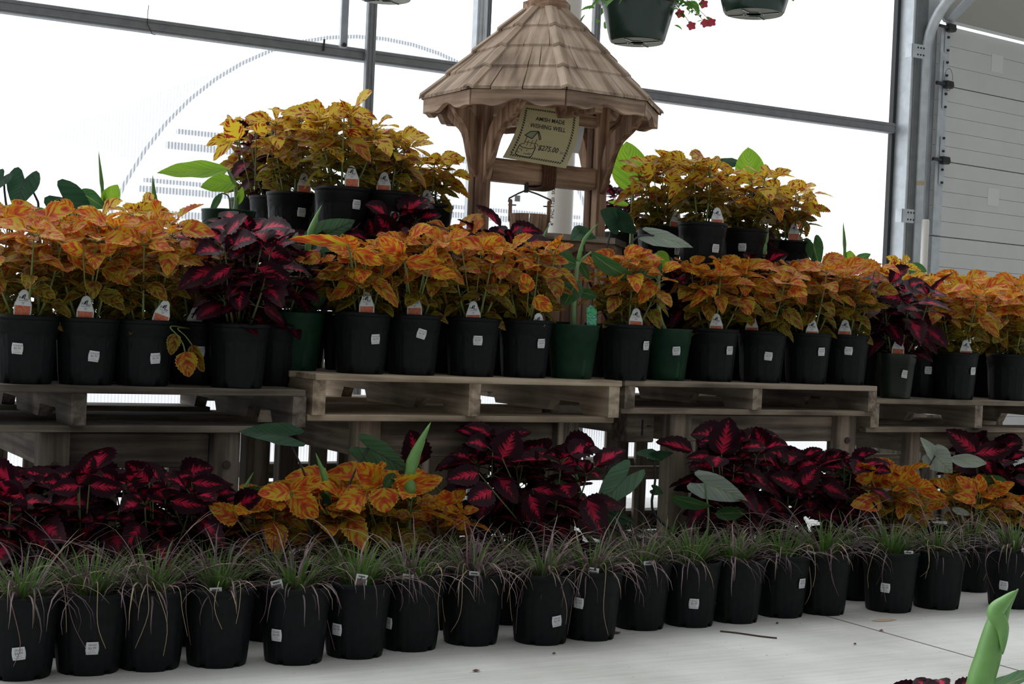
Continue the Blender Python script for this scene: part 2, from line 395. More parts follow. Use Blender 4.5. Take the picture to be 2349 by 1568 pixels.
# concrete curb and girts, studs
def girt(px0, py0, px1, py1, th, dep, name):
    p, q = at_Y(px0, py0, WY-.03), at_Y(px1, py1, WY-.03); z = (p[2]+q[2])/2
    b = MB(); L_ = q[0]-p[0]; c = ((p[0]+q[0])/2, WY-.03, z)
    b.box(c, (L_, dep, th), ch=.003)
    b.box((c[0], WY-.03-dep/2-.002, z+th*.28), (L_, .004, th*.12)); b.box((c[0], WY-.03-dep/2-.002, z-th*.28), (L_, .004, th*.12))
    return struct(b.build(name, M['alu']))
girt(-60, 12, 2046, 290, .052, .05, 'trim_1')
def stud(px, py, w, dep, name, mat='alu', z1=4.2):
    x = at_Y(px, py, WY-.05)[0]; b = MB(); b.box((x, WY-.055-dep/2, z1/2), (w, dep, z1), ch=.003)
    b.box((x-w*.2, WY-.055-dep-.002, z1/2), (w*.12, .004, z1)); b.box((x+w*.2, WY-.055-dep-.002, z1/2), (w*.12, .004, z1))
    return struct(b.build(name, M[mat]))
stud(841, 200, .04, .03, 'trim_2'); stud(1085, 200, .042, .05, 'trim_3', 'galvl'); stud(1108, 200, .02, .03, 'trim_4'); stud(1362, 60, .035, .03, 'trim_5')
# wires and strap on the girt
gz = lambda px, py: at_Y(px, py, WY-.06)
w0 = empty('tie_wire', gz(340, 45), 'thin bent wire hook over the aluminium rail at upper left', 'wire')
b = MB(); O = gz(340, 45); y_ = WY-.063
b.tube([gz(341, 12)-O, gz(339, 30)-O, gz(338, 55)-O, gz(342, 62)-O, gz(349, 78)-O, gz(356, 80)-O], .0016, 5); b.build('wire', M['darksteel'], w0)
b = MB(); p0 = gz(744, 90); p1 = gz(742, 116); b.tube([p0, p1], .0045, 6); tag(b.build('tie_strap', M['darksteel']), 'black strap tied round the aluminium rail beside the hanging bracket', 'strap')
# hanging bracket (galvanised channel)
e = empty('hanger_bracket', at_Y(789, 60, WY-.11), 'galvanised hanging channel bracket bolted to the rail at upper left', 'bracket')
O = np.array(e.location); b = MB(); b.box((0, 0, .22), (.032, .022, .62), ch=.003); b.build('channel', M['galv'], e)
q = at_Y(789, 103, WY-.125)-O; b = MB(); b.lathe([(.0, .0), (.010, 0), (.010, .006), (0, .006)], 6); V = [(x, -z, y) for x, y, z in b.V]; b.V = V; b.build('bolt', M['darksteel'], e, loc=q)

# steel door column
cx = at_Y(2076, 300, 5.9)[0]
b = MB(); b.box((cx+.05, 5.93, 2.1), (.095, .11, 4.2), ch=.004); struct(b.build('trim_6', M['galvl']))
b = MB(); b.box((cx+.055, 5.868, 1.45), (.075, .006, 2.9)); struct(b.build('trim_7', plain('column front shade grey', (.17, .18, .18), .5, .4, noise=.12)))  # thin plate on the column; its dark grey paints the unlit front face
b = MB(); b.box((cx-.012, 5.985, 2.1), (.02, .03, 4.2)); struct(b.build('trim_8', M['darksteel']))
# garage door: sectional panels in a plane turned a few degrees off the wall
DA = math.radians(7)
D0 = at_Y(2142, 400, 6.02); D0 = np.array([D0[0], D0[1], 0])
dX = np.array([math.cos(DA), math.sin(DA), 0]); dN = np.array([math.sin(DA), -math.cos(DA), 0])   # dN towards room
def dP(s, z, n=0): return D0+dX*s+np.array([0, 0, z])+dN*n
def plane_hit(px, py):
    d = ray(px, py); t = np.dot(D0-CAM, dN)/np.dot(d, dN); p = CAM+d*t; return np.dot(p-D0, dX), p[2]
zt = plane_hit(2260, 79)[1]; z1_, z2_ = plane_hit(2255, 214)[1], plane_hit(2255, 384)[1]
dr = struct(empty('door_1', D0, None, None))
def dprism(name, mats, items, parent, smooth=False):
    b = MB()
    for (s, z, n, ws, wz, wn, mi) in items:
        c = dX*s+np.array([0, 0, z])+dN*n
        R = np.stack([dX, dN, np.array([0, 0, 1.])], 1); b.box(c, (ws, wn, wz), mi, R, ch=.0012)
    return b.build(name, mats, parent)
secs = [zt, z1_, z2_]; stp = z1_-z2_
while secs[-1]-stp > .05: secs.append(secs[-1]-stp)
secs.append(0.0)
for i in range(len(secs)-1):
    a, c = secs[i], secs[i+1]; items = []
    n = max(3, int(round((a-c)/.115)) if i == 0 else 5); h = (a-c-.004)/n
    for k in range(n): items.append((1.6, c+.002+h*(k+.5), -.02, 3.2, h-.0015, .04, 0))
    items.append((1.6, (a+c)/2, -.03, 3.2, a-c-(.001 if i else -.0), .02, 0))
    p = dprism('door_section', [M['door']], items, dr)
    ls = .05
    dprism('end_stile', [M['galvl']], [(.035, (a+c)/2, .003, .07, a-c-.01, .012, 0)], p)
    for (pu, pv) in ((2287, 146), (2278, 452)):
        s_, z_ = plane_hit(pu, pv)
        if c < z_ < a: dprism('pale_patch', [M['doorpatch']], [(s_, z_, .001, .105, .1, .003, 0)], p)
# tilted top section
tl = MB(); Rt = math.radians(52)
td = dN*math.sin(Rt)+np.array([0, 0, math.cos(Rt)]); tn = np.cross(dX, td)
Rm = np.stack([dX, td, tn], 1)
st = np.array([0, 0, zt+.02]); tl.box(st+dX*1.6+td*.3, (3.2, .56, .035), 0, Rm); topo = tl.build('door_section', plain('shade toned door panel', (.36, .355, .32), .6), dr)  # same door, with the shade of the tilted section put into its tan
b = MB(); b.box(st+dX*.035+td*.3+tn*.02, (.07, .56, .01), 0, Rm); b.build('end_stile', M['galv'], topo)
b = MB(); b.box(st+dX*1.6+td*.015+tn*.0, (3.2, .02, .045), 0, Rm); b.build('gap_light_strip', M['label'], topo)  # white strip painted as the line of light at the section gap
# hinges and rollers
def hinge(z, big):
    b = MB(); R = np.stack([dX, dN, np.array([0, 0, 1.])], 1)
    for s in (-1, 1): b.box(dX*.045+dN*.014+np.array([0, 0, z+s*.075]), (.04, .006, .11), 0, R, ch=.002)
    b.box(dX*.05+dN*.03+np.array([0, 0, z]), (.06, .035, .04), 1, R, ch=.006)
    b.tube([dX*-.05+dN*.03+np.array([0, 0, z]), dX*.09+dN*.03+np.array([0, 0, z])], .009, 8, 1)
    for s in (-.12, -.05, .05, .12): b.tube([dX*.045+dN*.012+np.array([0, 0, z+s]), dX*.045+dN*.026+np.array([0, 0, z+s])], .007, 6, 1)
    b.build('hinge', [M['galvl'], M['darksteel']], dr)
hinge(z1_, 0); hinge(z2_, 1); hinge(zt-.02, 1)
lp = MB(); s_, z_ = plane_hit(2155, 185); c0 = dX*s_+dN*.06+np.array([0, 0, z_])
lp.tube([c0+dX*.035*math.cos(a)+np.array([0, 0, .06*math.sin(a)]) for a in np.linspace(0, 6.2, 18)], .0015, 4); lp.build('wire_loop', M['darksteel'], dr)
# track: vertical then curving inward overhead
tp = [at_Y(2112, 640, 5.86)]; tx = at_Y(2115, 300, 5.86)[0]; base = np.array([tx, 5.86, 0]); zc = at_Y(2113, 95, 5.86)[2]-.06
pts = [base+np.array([0, 0, z]) for z in (0.02, .6, 1.2, zc)]+[base+np.array([.10*(1-math.cos(a))*1., -.38*(1-math.cos(a)), .38*math.sin(a)])+np.array([0, 0, zc]) for a in np.linspace(.15, 1.5, 10)]
pts += [pts[-1]+np.array([.03, -.5, .0])]
b = MB(); jx0, jx1 = cx+.098, D0[0]+.01; b.box(((jx0+jx1)/2, 6.06, 1.55), (jx1-jx0, .03, 3.1)); struct(b.build('trim_11', M['galv']))
b = MB(); b.tube(pts, .024, 10); tr = b.build('door_track', M['galvl'], dr, smooth=True, loc=-D0)
b = MB(); b.tube([p+np.array([.028, .0, 0]) for p in pts], .012, 8); b.build('track_lip', M['galv'], tr, smooth=True)
for (u_, v_) in ((2105, 117), (2082, 495)):
    p = at_Y(u_, v_, 5.83); b = MB(); b.box((0, 0, 0), (.085, .005, .07), ch=.001); b.box((-.042, .02, 0), (.005, .045, .07))
    for k in range(3):
        for kk in (-.018, .018): b.box((.0+.02*k, -.003, kk), (.009, .003, .008), 1)
    b.box((.0, .025, 0), (.02, .05, .03)); b.build('track_bracket', [M['galvl'], M['darksteel']], dr, loc=p-D0)
b = MB(); p = at_Y(2106, 418, 5.83); b.lathe([(.023, -.012), (.0245, -.010), (.0245, .010), (.023, .012)], 12); b.build('tape_band', plain('tan tape', (.45, .36, .22), .7), dr, loc=base*[1, 1, 0]+np.array([0, 0, p[2]])-D0)
p = at_Y(2121, 560, 5.78); b = MB(); b.lathe([(.001, 1.0-.0), (.016, 1.0), (.019, .995), (.019, 0), (.001, 0)], 16)
ztop = at_Y(2121, 503, 5.78)[2]; b.V = [(x, y, z*ztop) for x, y, z in b.V]
tag(b.build('pvc_pipe', M['pvc'], None, True, (p[0], p[1], 0)), 'short thin white plastic pipe standing beside the garage door track', 'pipe')
# header above the door side
b = MB(); hp = at_Y(2133, 14, 6.05); b.box((hp[0]+.4, 6.12, hp[2]+.09), (1.0, .04, .17)); struct(b.build('trim_9', M['galvl']))
b = MB(); hp = at_Y(2118, 60, 6.0); b.box((hp[0]+.01, 6.03, hp[2]/2), (.03, .05, hp[2]+.2)); struct(b.build('trim_10', M['trimwhite']))

# big PVC drain pipe with printing
pp = at_Y(1284, 480, 5.6); PR = .057
e = empty('drain_pipe', (pp[0], pp[1], 0), 'thick white plastic drain pipe standing behind the wishing well', 'pipe')
b = MB(); b.lathe([(PR, 0), (PR, 4.2)], 32); b.build('pipe', M['pvc'], e, True)
V, Fc = text_mesh('4"  PVC 1120  SCH 40', .022)
zs = at_Y(1270, 524, 5.55)[2]+.115; ca = math.atan2(-5.6, -pp[0])-math.radians(32)
b = MB(); b.add([((PR+.0006)*math.cos(ca-y/PR), (PR+.0006)*math.sin(ca-y/PR), zs+x) for x, y in V], Fc); b.build('printing', M['ink'], e)

# neighbouring hoop greenhouse outside
HY = 11.
hp0 = at_Y(180, 560, HY); hc = at_Y(880, 90, HY); hr = hc[0]-at_Y(180, 560, HY)[0]
e = empty('hoop_house', (hc[0], HY, -.05), 'blurred white hoop greenhouse outside behind the ribbed wall', 'greenhouse')
ht = hc[2]+.05
def hoop(a): return np.array([-hr*math.cos(a), 0, ht*math.sin(a)**.8])
b = MB(); n = 30; arc = [hoop(math.pi*i/n) for i in range(n+1)]
V = arc+[p+np.array([0, 10, 0]) for p in arc]; b.add(V, [(i, i+1, n+2+i, n+1+i) for i in range(n)])
b.add([p+np.array([0, .03, 0]) for p in arc], [tuple(range(n+1))]); b.build('film', M['white_plastic'], e, True)
b = MB(); b.tube([p-np.array([0, .02, 0]) for p in arc], .017, 6); b.build('hoop', M['ghostgrey'], e)
for (y_, t_) in ((312, .035), (345, .05), (428, .03), (448, .045), (500, .05), (640, .05), (690, .06)):
    z = at_Y(500, y_, HY)[2]+.05; hw = hr*math.sqrt(max(0, 1-min(1, (z/ht))**2.2))*.97
    b = MB(); b.box((0, -.03, z), (2*hw, .04, t_)); b.build('rail', M['ghostgrey'], e)

# ---------------------------------------------------------------- pallets and crates
def make_pallet(loc, w, d, t, fam, label, group='wooden pallets carrying the plants', nd=7, cat='pallet', ns=3, rnd=0):
    """w along X, d along Y, t thickness, loc = front left top corner"""
    R_ = random.Random(rnd); e = empty('wooden_pallet', (loc[0]+w/2, loc[1]+d/2, loc[2]-t), label, cat, group)
    bt = .018; gap = d/nd
    for k in range(nd):
        y = -d/2+gap*(k+.5) if k else -d/2+gap*.47
        bw = gap*(.94 if k == 0 else .80+R_.random()*.12)
        b = MB(); b.box((R_.uniform(-.006, .006), y, t-bt/2), (w, bw, bt), ch=.002, R=rz(R_.uniform(-.003, .003))); b.build('deck_board', M[fam+'x'], e)
    for k in (0, 2, 4):
        y = -d/2+d/5*(k+.5); b = MB(); b.box((R_.uniform(-.006, .006), y, bt/2), (w, d/5*.8, bt), ch=.002); b.build('bottom_board', M[fam+'x'], e)
    for k in range(ns):
        x = -w/2+.02+(w-.04)*k/(ns-1); b = MB()
        hh = t-2*bt; yy = [-d/2+.004, -d/2+.15, -d/2+.17, -d/2+.34, -d/2+.36, d/2-.36, d/2-.34, d/2-.17, d/2-.15, d/2-.004]
        poly = [(yy[0], 0), (yy[1], 0), (yy[2], .035), (yy[3], .035), (yy[4], 0), (yy[5], 0), (yy[6], .035), (yy[7], .035), (yy[8], 0), (yy[9], 0), (yy[9], hh), (yy[0], hh)]
        if d < .8: poly = [(yy[0], 0), (yy[9], 0), (yy[9], hh), (yy[0], hh)]
        b.prism(poly, .038, (x, 0, bt), (0, 1, 0), (0, 0, 1), (1, 0, 0)); b.build('stringer', M[fam+'y'], e)
    return e
def rz(a): return np.array([[math.cos(a), -math.sin(a), 0], [math.sin(a), math.cos(a), 0], [0, 0, 1]])
T1, T2, T3, T4 = .600, .645, .645, .600
def xpx(px, Y, Z): return xat(px, Y, Z)
xr1 = xpx(720, 3.84, T2)-.016; xl2, xr2 = xpx(720, 3.84, T2), xpx(1425, 3.84, T2); xl3, xr3 = xpx(1436, 3.9, T3), xpx(2015, 3.9, T3)
make_pallet((xr1-1.22, 3.84, T1), 1.22, .98, .118, 'old', 'dark old grey wooden pallet under the leftmost shelf plants', rnd=1)
make_pallet((xl2, 3.84, T2), xr2-xl2, 1.06, .13, 'new', 'pale wooden pallet in the centre below the wishing well', rnd=2)
make_pallet((xl3, 3.9, T3), xr3-xl3, 1.0, .105, 'pal', 'brown wooden pallet right of the pale centre pallet', rnd=3)
xl4 = xr3+.012
make_pallet((xl4, 3.94, T4), 1.05, .95, .118, 'pal', 'rightmost wooden pallet cut off by the right picture edge', rnd=4)
def crate(x0, x1, y0, y1, z0, z1, fam, label, lw=.058, ld=.09, rail=.10, low=None, group='bolted wooden support frames', bolts=True, back=True, half=False):
    e = empty('wooden_support_frame', ((x0+x1)/2, (y0+y1)/2, z0), label, 'frame', group)
    cx_, cy_ = (x0+x1)/2, (y0+y1)/2; hx, hy = (x1-x0)/2, (y1-y0)/2; h = z1-z0
    for sx in (-1, 1):
        for sy in (-1, 1):
            b = MB(); b.box((sx*(hx-lw/2), sy*(hy-ld/2), h/2), (lw, ld, h), ch=.003); lg = b.build('leg', M[fam+'z'], e)
            if bolts and sy < 0:
                for bz in (h-.085, .16):
                    b = MB(); b.tube([(sx*(hx-lw/2), -hy-.006, bz), (sx*(hx-lw/2), -hy+.002, bz)], .011, 8); b.build('bolt', M['rust'], lg)
    b = MB(); b.box((0, -hy+ld-.014, h-rail/2-.006), (x1-x0-2*lw-.002, .026, rail), ch=.002); b.build('top_rail', M[fam+'x'], e)
    if back:
        b = MB(); b.box((0, hy-ld/2, h-rail/2-.006), (x1-x0-2*lw-.002, .026, rail), ch=.002); b.build('top_rail', M[fam+'x'], e)
    for zz in (low or []):
        b = MB(); b.box((0, hy-ld/2, zz), (x1-x0-2*lw-.002, .03, .05), ch=.002); b.build('low_rail', M[fam+'x'], e)
    for sx in (-1, 1):
        b = MB(); b.box((sx*(hx-lw/2), 0, h-rail/2-.006), (.026, y1-y0-2*ld-.002, rail), ch=.002); b.build('side_rail', M[fam+'y'], e)
    return e
z1b, z2b, z3b, z4b = T1-.118, T2-.13, T3-.105, T4-.118
crate(xpx(90, 3.88, .4), xpx(550, 3.88, .4), 3.88, 4.72, 0, z1b, 'old', 'grey wooden support frame under the leftmost dark pallet', lw=.075, ld=.06, rail=.09, low=(.27,))
crate(xpx(815, 3.9, .4), xpx(1326, 3.9, .4), 3.9, 4.8, 0, z2b, 'pal', 'bolted wooden support frame under the pale centre pallet', lw=.075, ld=.055, rail=.10, low=(.22, ))
crate(xpx(1535, 3.95, .4), xpx(1962, 3.95, .4), 3.95, 4.8, 0, z3b, 'pal', 'bolted wooden support frame under the brown pallet right of centre', lw=.085, ld=.055, rail=.085, low=(.26,))
crate(xpx(2088, 4.0, .4), xpx(2420, 4.0, .4), 4.0, 4.8, 0, z4b, 'pal', 'wooden support frame under the rightmost pallet', lw=.05, ld=.05, rail=.07, low=(.3, .17), bolts=False)
def short_post(px0, px1, Y, z1, fam, label):
    x0, x1 = xpx(px0, Y, .4), xpx(px1, Y, .4); b = MB(); b.box(((x1-x0)/2, 0, z1/2), (x1-x0, .05, z1), ch=.003)
    tag(b.build('wooden_post', M[fam+'z'], None, False, (x0, Y, 0)), label, 'post', 'loose uprights between the frames')
short_post(557, 577, 4.3, z1b, 'pal', 'thin upright post just right of the left support frame')
short_post(636, 668, 4.42, z1b, 'old', 'dark upright post behind the gap left of the centre frame')
def upright_pallet(x0, x1, Y, h, fam, label, n, t=.1, gap=.5):
    """a pallet stood on edge: vertical slats, horizontal stringers behind"""
    e = empty('upright_pallet', ((x0+x1)/2, Y, 0), label, 'pallet', 'pallets stood on edge behind'); w = x1-x0
    for k in range(n):
        b = MB(); x = -w/2+w*(k+.5)/n; b.box((x, 0, h/2), (w/n*(1-gap), .018, h), ch=.002); b.build('slat', M[fam+'z'], e)
    for z in (.05, h*.52, h-.045):
        b = MB(); b.box((0, t/2, z), (w, t-.022, .075 if z != h*.52 else .05), ch=.003); b.build('stringer', M[fam+'x'], e)
    return e
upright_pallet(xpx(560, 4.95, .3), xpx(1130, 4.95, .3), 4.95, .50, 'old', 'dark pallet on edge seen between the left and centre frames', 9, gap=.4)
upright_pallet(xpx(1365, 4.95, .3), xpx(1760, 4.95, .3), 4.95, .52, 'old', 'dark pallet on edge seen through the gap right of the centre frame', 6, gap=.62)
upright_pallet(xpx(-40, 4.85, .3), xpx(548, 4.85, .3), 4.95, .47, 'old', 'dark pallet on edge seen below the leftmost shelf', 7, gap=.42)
upright_pallet(xpx(1985, 4.9, .3), xpx(2330, 4.9, .3), 4.98, .48, 'old', 'dark pallet on edge added to block wall light below the rightmost pallet', 7, gap=.22)  # added slats, set close to cut the wall light reaching the floor
# block board leaning under the right pallet
bx0, bx1 = xpx(1417, 4.03, .4), xpx(1480, 4.03, .4)
b = MB(); zt_, zb_ = at_Y(1450, 960, 4.03)[2], at_Y(1450, 1028, 4.03)[2]
b.box((0, 0, 0), (bx1-bx0, .09, zt_-zb_), ch=.004); b.box((.005, -.047, 0), (.004, .004, .05), 1); b.box((.03, -.047, .005), (.012, .004, .004), 1)
e = tag(b.build('wood_block', [M['palx'], M['ink']], None, False, ((bx0+bx1)/2, 4.03, z3b-(zt_-zb_)/2-.0)), 'square wood block with a dark scratch under the joint of two centre pallets', 'block')
b = MB(); b.box((((bx0+bx1)/2), 4.11, (z3b-(zt_-zb_))/2), (.045, .06, z3b-(zt_-zb_)), ch=.002); tag(b.build('wooden_post', M['oldz']), 'dark upright post behind the square wood block', 'post', 'loose uprights between the frames')
# upper tier platforms
TL, TR = 1.012, .995
def tier(px0, px1, Y0, dep, top, fam, zl, zr, label, label2):
    x0, x1 = xpx(px0, Y0, top), xpx(px1, Y0, top)
    make_pallet((x0, Y0, top), x1-x0, dep, .115, fam, label, rnd=7)
    e = empty('wooden_support_frame', ((x0+x1)/2, Y0+dep/2, min(zl, zr)), label2, 'frame', 'bolted wooden support frames')
    w = x1-x0; zz = top-.115; bz = min(zl, zr)
    for sx, zf in ((-1, zl), (1, zr)):
        for sy in (-1, 1):
            b = MB(); b.box((sx*(w/2-.05), sy*(dep/2-.05), (zf+zz)/2-bz), (.06, .05, zz-zf), ch=.003); b.build('leg', M[fam+'z'], e)
    for sy in (-1, 1):
        b = MB(); b.box((0, sy*(dep/2-.05), zz-bz-.04), (w-.17, .03, .07), ch=.002); b.build('top_rail', M[fam+'x'], e)
    return x0, x1
tier(536, 1010, 4.27, .59, TL, 'pal', T1, T2, 'small weathered pallet carrying the upper left plants', 'wooden frame propping the upper left tier, mostly hidden by foliage')
tier(1492, 1850, 4.24, .62, TR, 'pal', T3, T3, 'small weathered pallet carrying the upper right plants', 'wooden frame propping the upper right tier, mostly hidden by foliage')

# ---------------------------------------------------------------- wishing well
WD = 5.2
wc = at_D(1227, 640, WD); wc[2] = T2
well = empty('wishing_well', wc, 'small octagonal cedar wishing well with shingled roof, standing on the centre pallets', 'wishing well')
wy = math.degrees(math.atan2(-wc[1], -wc[0]))+10.3
VA = [math.radians(wy+45*k) for k in range(8)]
def vp(k, r, z): a = VA[k % 8]; return np.array([r*math.cos(a), r*math.sin(a), z])
RZ = 1.100-T2; RB = .292
def ob_(b, name, mat, parent, X, Y, Z, smooth=False):
    R = np.stack([X, Y, Z], 1); b.V = [tuple(R.T @ np.array(v)) for v in b.V]
    o = b.build(name, mat, parent, smooth); o.rotation_euler = Matrix(R.tolist()).to_euler(); return o
Zv = np.array([0, 0, 1.])
# barrel: vertical slats per face
for k in range(8):
    A, B = vp(k, RB-.02, 0), vp(k+1, RB-.02, 0); ax = (B-A)/np.linalg.norm(B-A); L_ = np.linalg.norm(B-A); nrm = np.cross(ax, [0, 0, 1.])
    b = MB(); ns = 5
    for i in range(ns):
        c = A+ax*L_*(i+.5)/ns; R = np.stack([ax, nrm, np.array([0, 0, 1.])], 1); b.box(c+np.array([0, 0, RZ/2-.01]), (L_/ns-.004, .016, RZ-.02), 0, R, ch=.002)
    b.build('barrel_side', M['cedz'], well)
    # scalloped apron under the rim
    A, B = vp(k, RB+.0, 0), vp(k+1, RB+.0, 0); ax = (B-A)/np.linalg.norm(B-A); L_ = np.linalg.norm(B-A); nrm = np.cross(ax, [0, 0, 1.])
    poly = [(0, RZ-.02), (0, RZ-.085)]+[(L_*t, RZ-.085+.035*math.sin(math.pi*min(1, max(0, (t-.15)/.7)))**.6) for t in np.linspace(.1, .9, 13)]+[(L_, RZ-.085), (L_, RZ-.02)]
    b = MB(); b.prism(poly[::-1], .016, A, ax, (0, 0, 1), nrm); ob_(b, 'rim_apron', M['cedx'], well, ax, -nrm, Zv)
    # rim cap
    P = [vp(k, RB+.022, RZ-.02), vp(k+1, RB+.022, RZ-.02), vp(k+1, RB-.055, RZ-.02), vp(k, RB-.055, RZ-.02)]
    Q = [p+np.array([0, 0, .02]) for p in P]; b = MB(); b.add(P+Q, [(0, 3, 2, 1), (4, 5, 6, 7), (0, 1, 5, 4), (1, 2, 6, 5), (2, 3, 7, 6), (3, 0, 4, 7)]); ob_(b, 'rim_board', M['palx'], well, ax, -nrm, Zv)
b = MB(); b.add([vp(k, RB-.03, .02) for k in range(8)], [tuple(range(8))]); b.build('bottom_panel', M['cedx'], well)
# roof
EZ = 1.545-T2; ER = .398; TZ = 1.868-T2; TRr = .072
for k in range(8):
    A, B = vp(k, ER, EZ), vp(k+1, ER, EZ); ax = (B-A)/np.linalg.norm(B-A); L_ = np.linalg.norm(B-A); nrm = np.cross(ax, [0, 0, 1.])
    # fascia with scalloped lower edge
    def sc(t): return -.052-.010*math.sin(math.pi*2*(t*2-.25))*(1 if .1 < t < .9 else .3)+.014*math.sin(math.pi*t)
    poly = [(0, 0)]+[(L_*t, sc(t)) for t in np.linspace(0, 1, 21)]+[(L_, 0)]
    b = MB(); b.prism(poly[::-1], .018, A, ax, (0, 0, 1), nrm); ob_(b, 'fascia_board', M['cedfx'], well, ax, -nrm, Zv)
    # four tiers of shingles
    b = MB(); nt = 4
    for t in range(nt):
        f0_, f1_ = t/nt, (t+1)/nt+.04
        def pt(kk, f, off): r = (ER+.012)*(1-f)+TRr*f; z = EZ*(1-f)+TZ*f; return vp(kk, r, z)+np.array([0, 0, off])
        L0, R0, L1, R1 = pt(k, f0_-.015, .014), pt(k+1, f0_-.015, .014), pt(k, min(f1_, 1), .004), pt(k+1, min(f1_, 1), .004)
        cuts = [0]+sorted(random.Random(k*7+t).sample([.22, .38, .55, .7, .84], 2 if t < 3 else 1))+[1]
        for c0, c1 in zip(cuts[:-1], cuts[1:]):
            g = .006; q = [L0+(R0-L0)*(c0+g), L0+(R0-L0)*(c1-g), L1+(R1-L1)*(c1-g*.5), L1+(R1-L1)*(c0+g*.5)]
            dz = random.Random(k*31+t*5+int(c0*100)).uniform(-.001, .002)
            q = [p+np.array([0, 0, dz]) for p in q]; lo = [p-np.array([0, 0, .010]) for p in q]
            b.add(q+lo, [(0, 1, 2, 3), (7, 6, 5, 4), (0, 4, 5, 1), (1, 5, 6, 2), (2, 6, 7, 3), (3, 7, 4, 0)])
    sl = (vp(k, TRr, TZ)+vp(k+1, TRr, TZ)-A-B); sl = sl/np.linalg.norm(sl); ob_(b, 'roof_panel', M['roofwood'], well, ax, sl, np.cross(ax, sl))
    b = MB()
    for t in range(nt):
        f0_, f1_ = t/nt-.03, (t+1)/nt+.0
        a_ = VA[k]; rad = np.array([math.cos(a_), math.sin(a_), 0]); tan_ = np.array([-math.sin(a_), math.cos(a_), 0])
        p0 = vp(k, (ER+.012)*(1-f0_)+TRr*f0_, EZ*(1-f0_)+TZ*f0_+.026); p1 = vp(k, (ER+.012)*(1-f1_)+TRr*f1_, EZ*(1-f1_)+TZ*f1_+.014)
        w_ = .020
        V = [p0-tan_*w_-[0, 0, .008], p0+[0, 0, .001], p0+tan_*w_-[0, 0, .008], p1-tan_*w_-[0, 0, .008], p1+[0, 0, .001], p1+tan_*w_-[0, 0, .008]]
        V += [np.array(v)-np.array([0, 0, .009]) for v in V]
        b.add(V, [(0, 3, 4, 1), (1, 4, 5, 2), (6, 7, 10, 9), (7, 8, 11, 10), (0, 1, 7, 6), (1, 2, 8, 7), (3, 9, 10, 4), (4, 10, 11, 5), (0, 6, 9, 3), (2, 5, 11, 8)])
    sl = vp(k, TRr, TZ)-vp(k, ER, EZ); sl = sl/np.linalg.norm(sl); ob_(b, 'ridge_cap', M['roofwood'], well, tan_, sl, np.cross(tan_, sl))
# ceiling under roof + cupola
b = MB(); b.add([vp(k, ER-.02, EZ-.004) for k in range(8)]+[vp(k, .05, TZ-.05) for k in range(8)], [(k, (k+1) % 8, (k+1) % 8+8, k+8) for k in range(8)]); b.build('roof_lining', M['cedx'], well)
b = MB()
def octring(r_o, z0_, z1_):
    V = [vp(k, r_o, z0_) for k in range(8)]+[vp(k, r_o, z1_) for k in range(8)]
    b.add(V, [(k, (k+1) % 8, (k+1) % 8+8, k+8) for k in range(8)]+[tuple(range(8))[::-1], tuple(range(8, 16))])
octring(.082, TZ-.012, TZ+.028); b.build('cupola_collar', M['cedx'], well)
b = MB(); octring(.066, TZ+.028, TZ+.05); octring(.062, TZ+.056, TZ+.075); octring(.066, TZ+.08, TZ+.2)
for k in range(8): b.tube([vp(k, .06, TZ+.03), vp(k, .06, TZ+.1)], .006, 5)
b.build('cupola', M['cedz'], well)
# posts along face-centre axis
fa = math.radians(wy+22.5+90) if False else None
best = min(range(8), key=lambda k: abs(((math.degrees(VA[k])+22.5) % 360)-0) if abs(((math.degrees(VA[k])+22.5) % 360)) < 180 else abs(((math.degrees(VA[k])+22.5) % 360)-360))
pa = VA[best]+math.radians(22.5); px_ = np.array([math.cos(pa), math.sin(pa), 0]); py_ = np.array([-math.sin(pa), math.cos(pa), 0])
RP = np.stack([px_, py_, np.array([0, 0, 1.])], 1); PRd = .236
def bracket(origin, out, nrm, name='brace', ln=.155, ht=.215):
    """curved knee brace: from post at low z to eave"""
    pts = []
    for t in np.linspace(0, 1, 13):
        x = ln*(t**1.5); z = ht*(t**.85); wob = .007*math.sin(t*math.pi*3)
        pts.append((x+.016+wob*.6, z-.016-wob))
    inner = [(x-.028-.010*math.sin(i/12*math.pi), z+.034) for i, (x, z) in enumerate(pts)]
    poly = [(0, -.045)]+pts+[(ln+.01, ht+.03), (ln-.03, ht+.03)]+[(max(x, 0.0), z) for x, z in inner[::-1] if z < ht+.02 and x > 0]+[(0, .03)]
    b = MB(); b.prism(poly, .026, origin, out, (0, 0, 1), nrm); return b.build(name, M['cedz'], well)
for s in (-1, 1):
    for dy in (-.022, .022):
        b = MB(); b.box(px_*s*PRd+py_*dy+np.array([0, 0, (EZ+.02)/2]), (.04, .036, EZ+.02), 0, RP, ch=.002); b.build('post', M['cedz'], well)
    z0b = 1.36-T2; o = px_*s*(PRd)
    bracket(o+px_*s*.02+np.array([0, 0, z0b-.03]), px_*s, py_, ln=.092)
    bracket(o-py_*.04+np.array([0, 0, z0b-.05]), -py_, px_, ln=.2, ht=.225)
    bracket(o+py_*.04+np.array([0, 0, z0b-.03]), py_, px_, ln=.18)
b = MB(); b.box(np.array([0, 0, EZ-.03]), (2*PRd, .03, .04), 0, RP); b.box(np.array([0, 0, EZ-.03]), (.03, 2*PRd+.2, .04), 0, RP); b.build('roof_beam', M['cedx'], well)
CZ = 1.315-T2
b = MB(); b.box(np.array([0, -.0, CZ])+py_*-.0, (2*PRd-.04, .075, .075), 0, RP, ch=.010); b.build('roller', M['cedx'], well)
b = MB(); b.tube([px_*(PRd+.02)+np.array([0, 0, CZ]), px_*(PRd+.055)+np.array([0, 0, CZ])], .009, 8); b.build('roller_pin', M['cedx'], well)
b = MB()
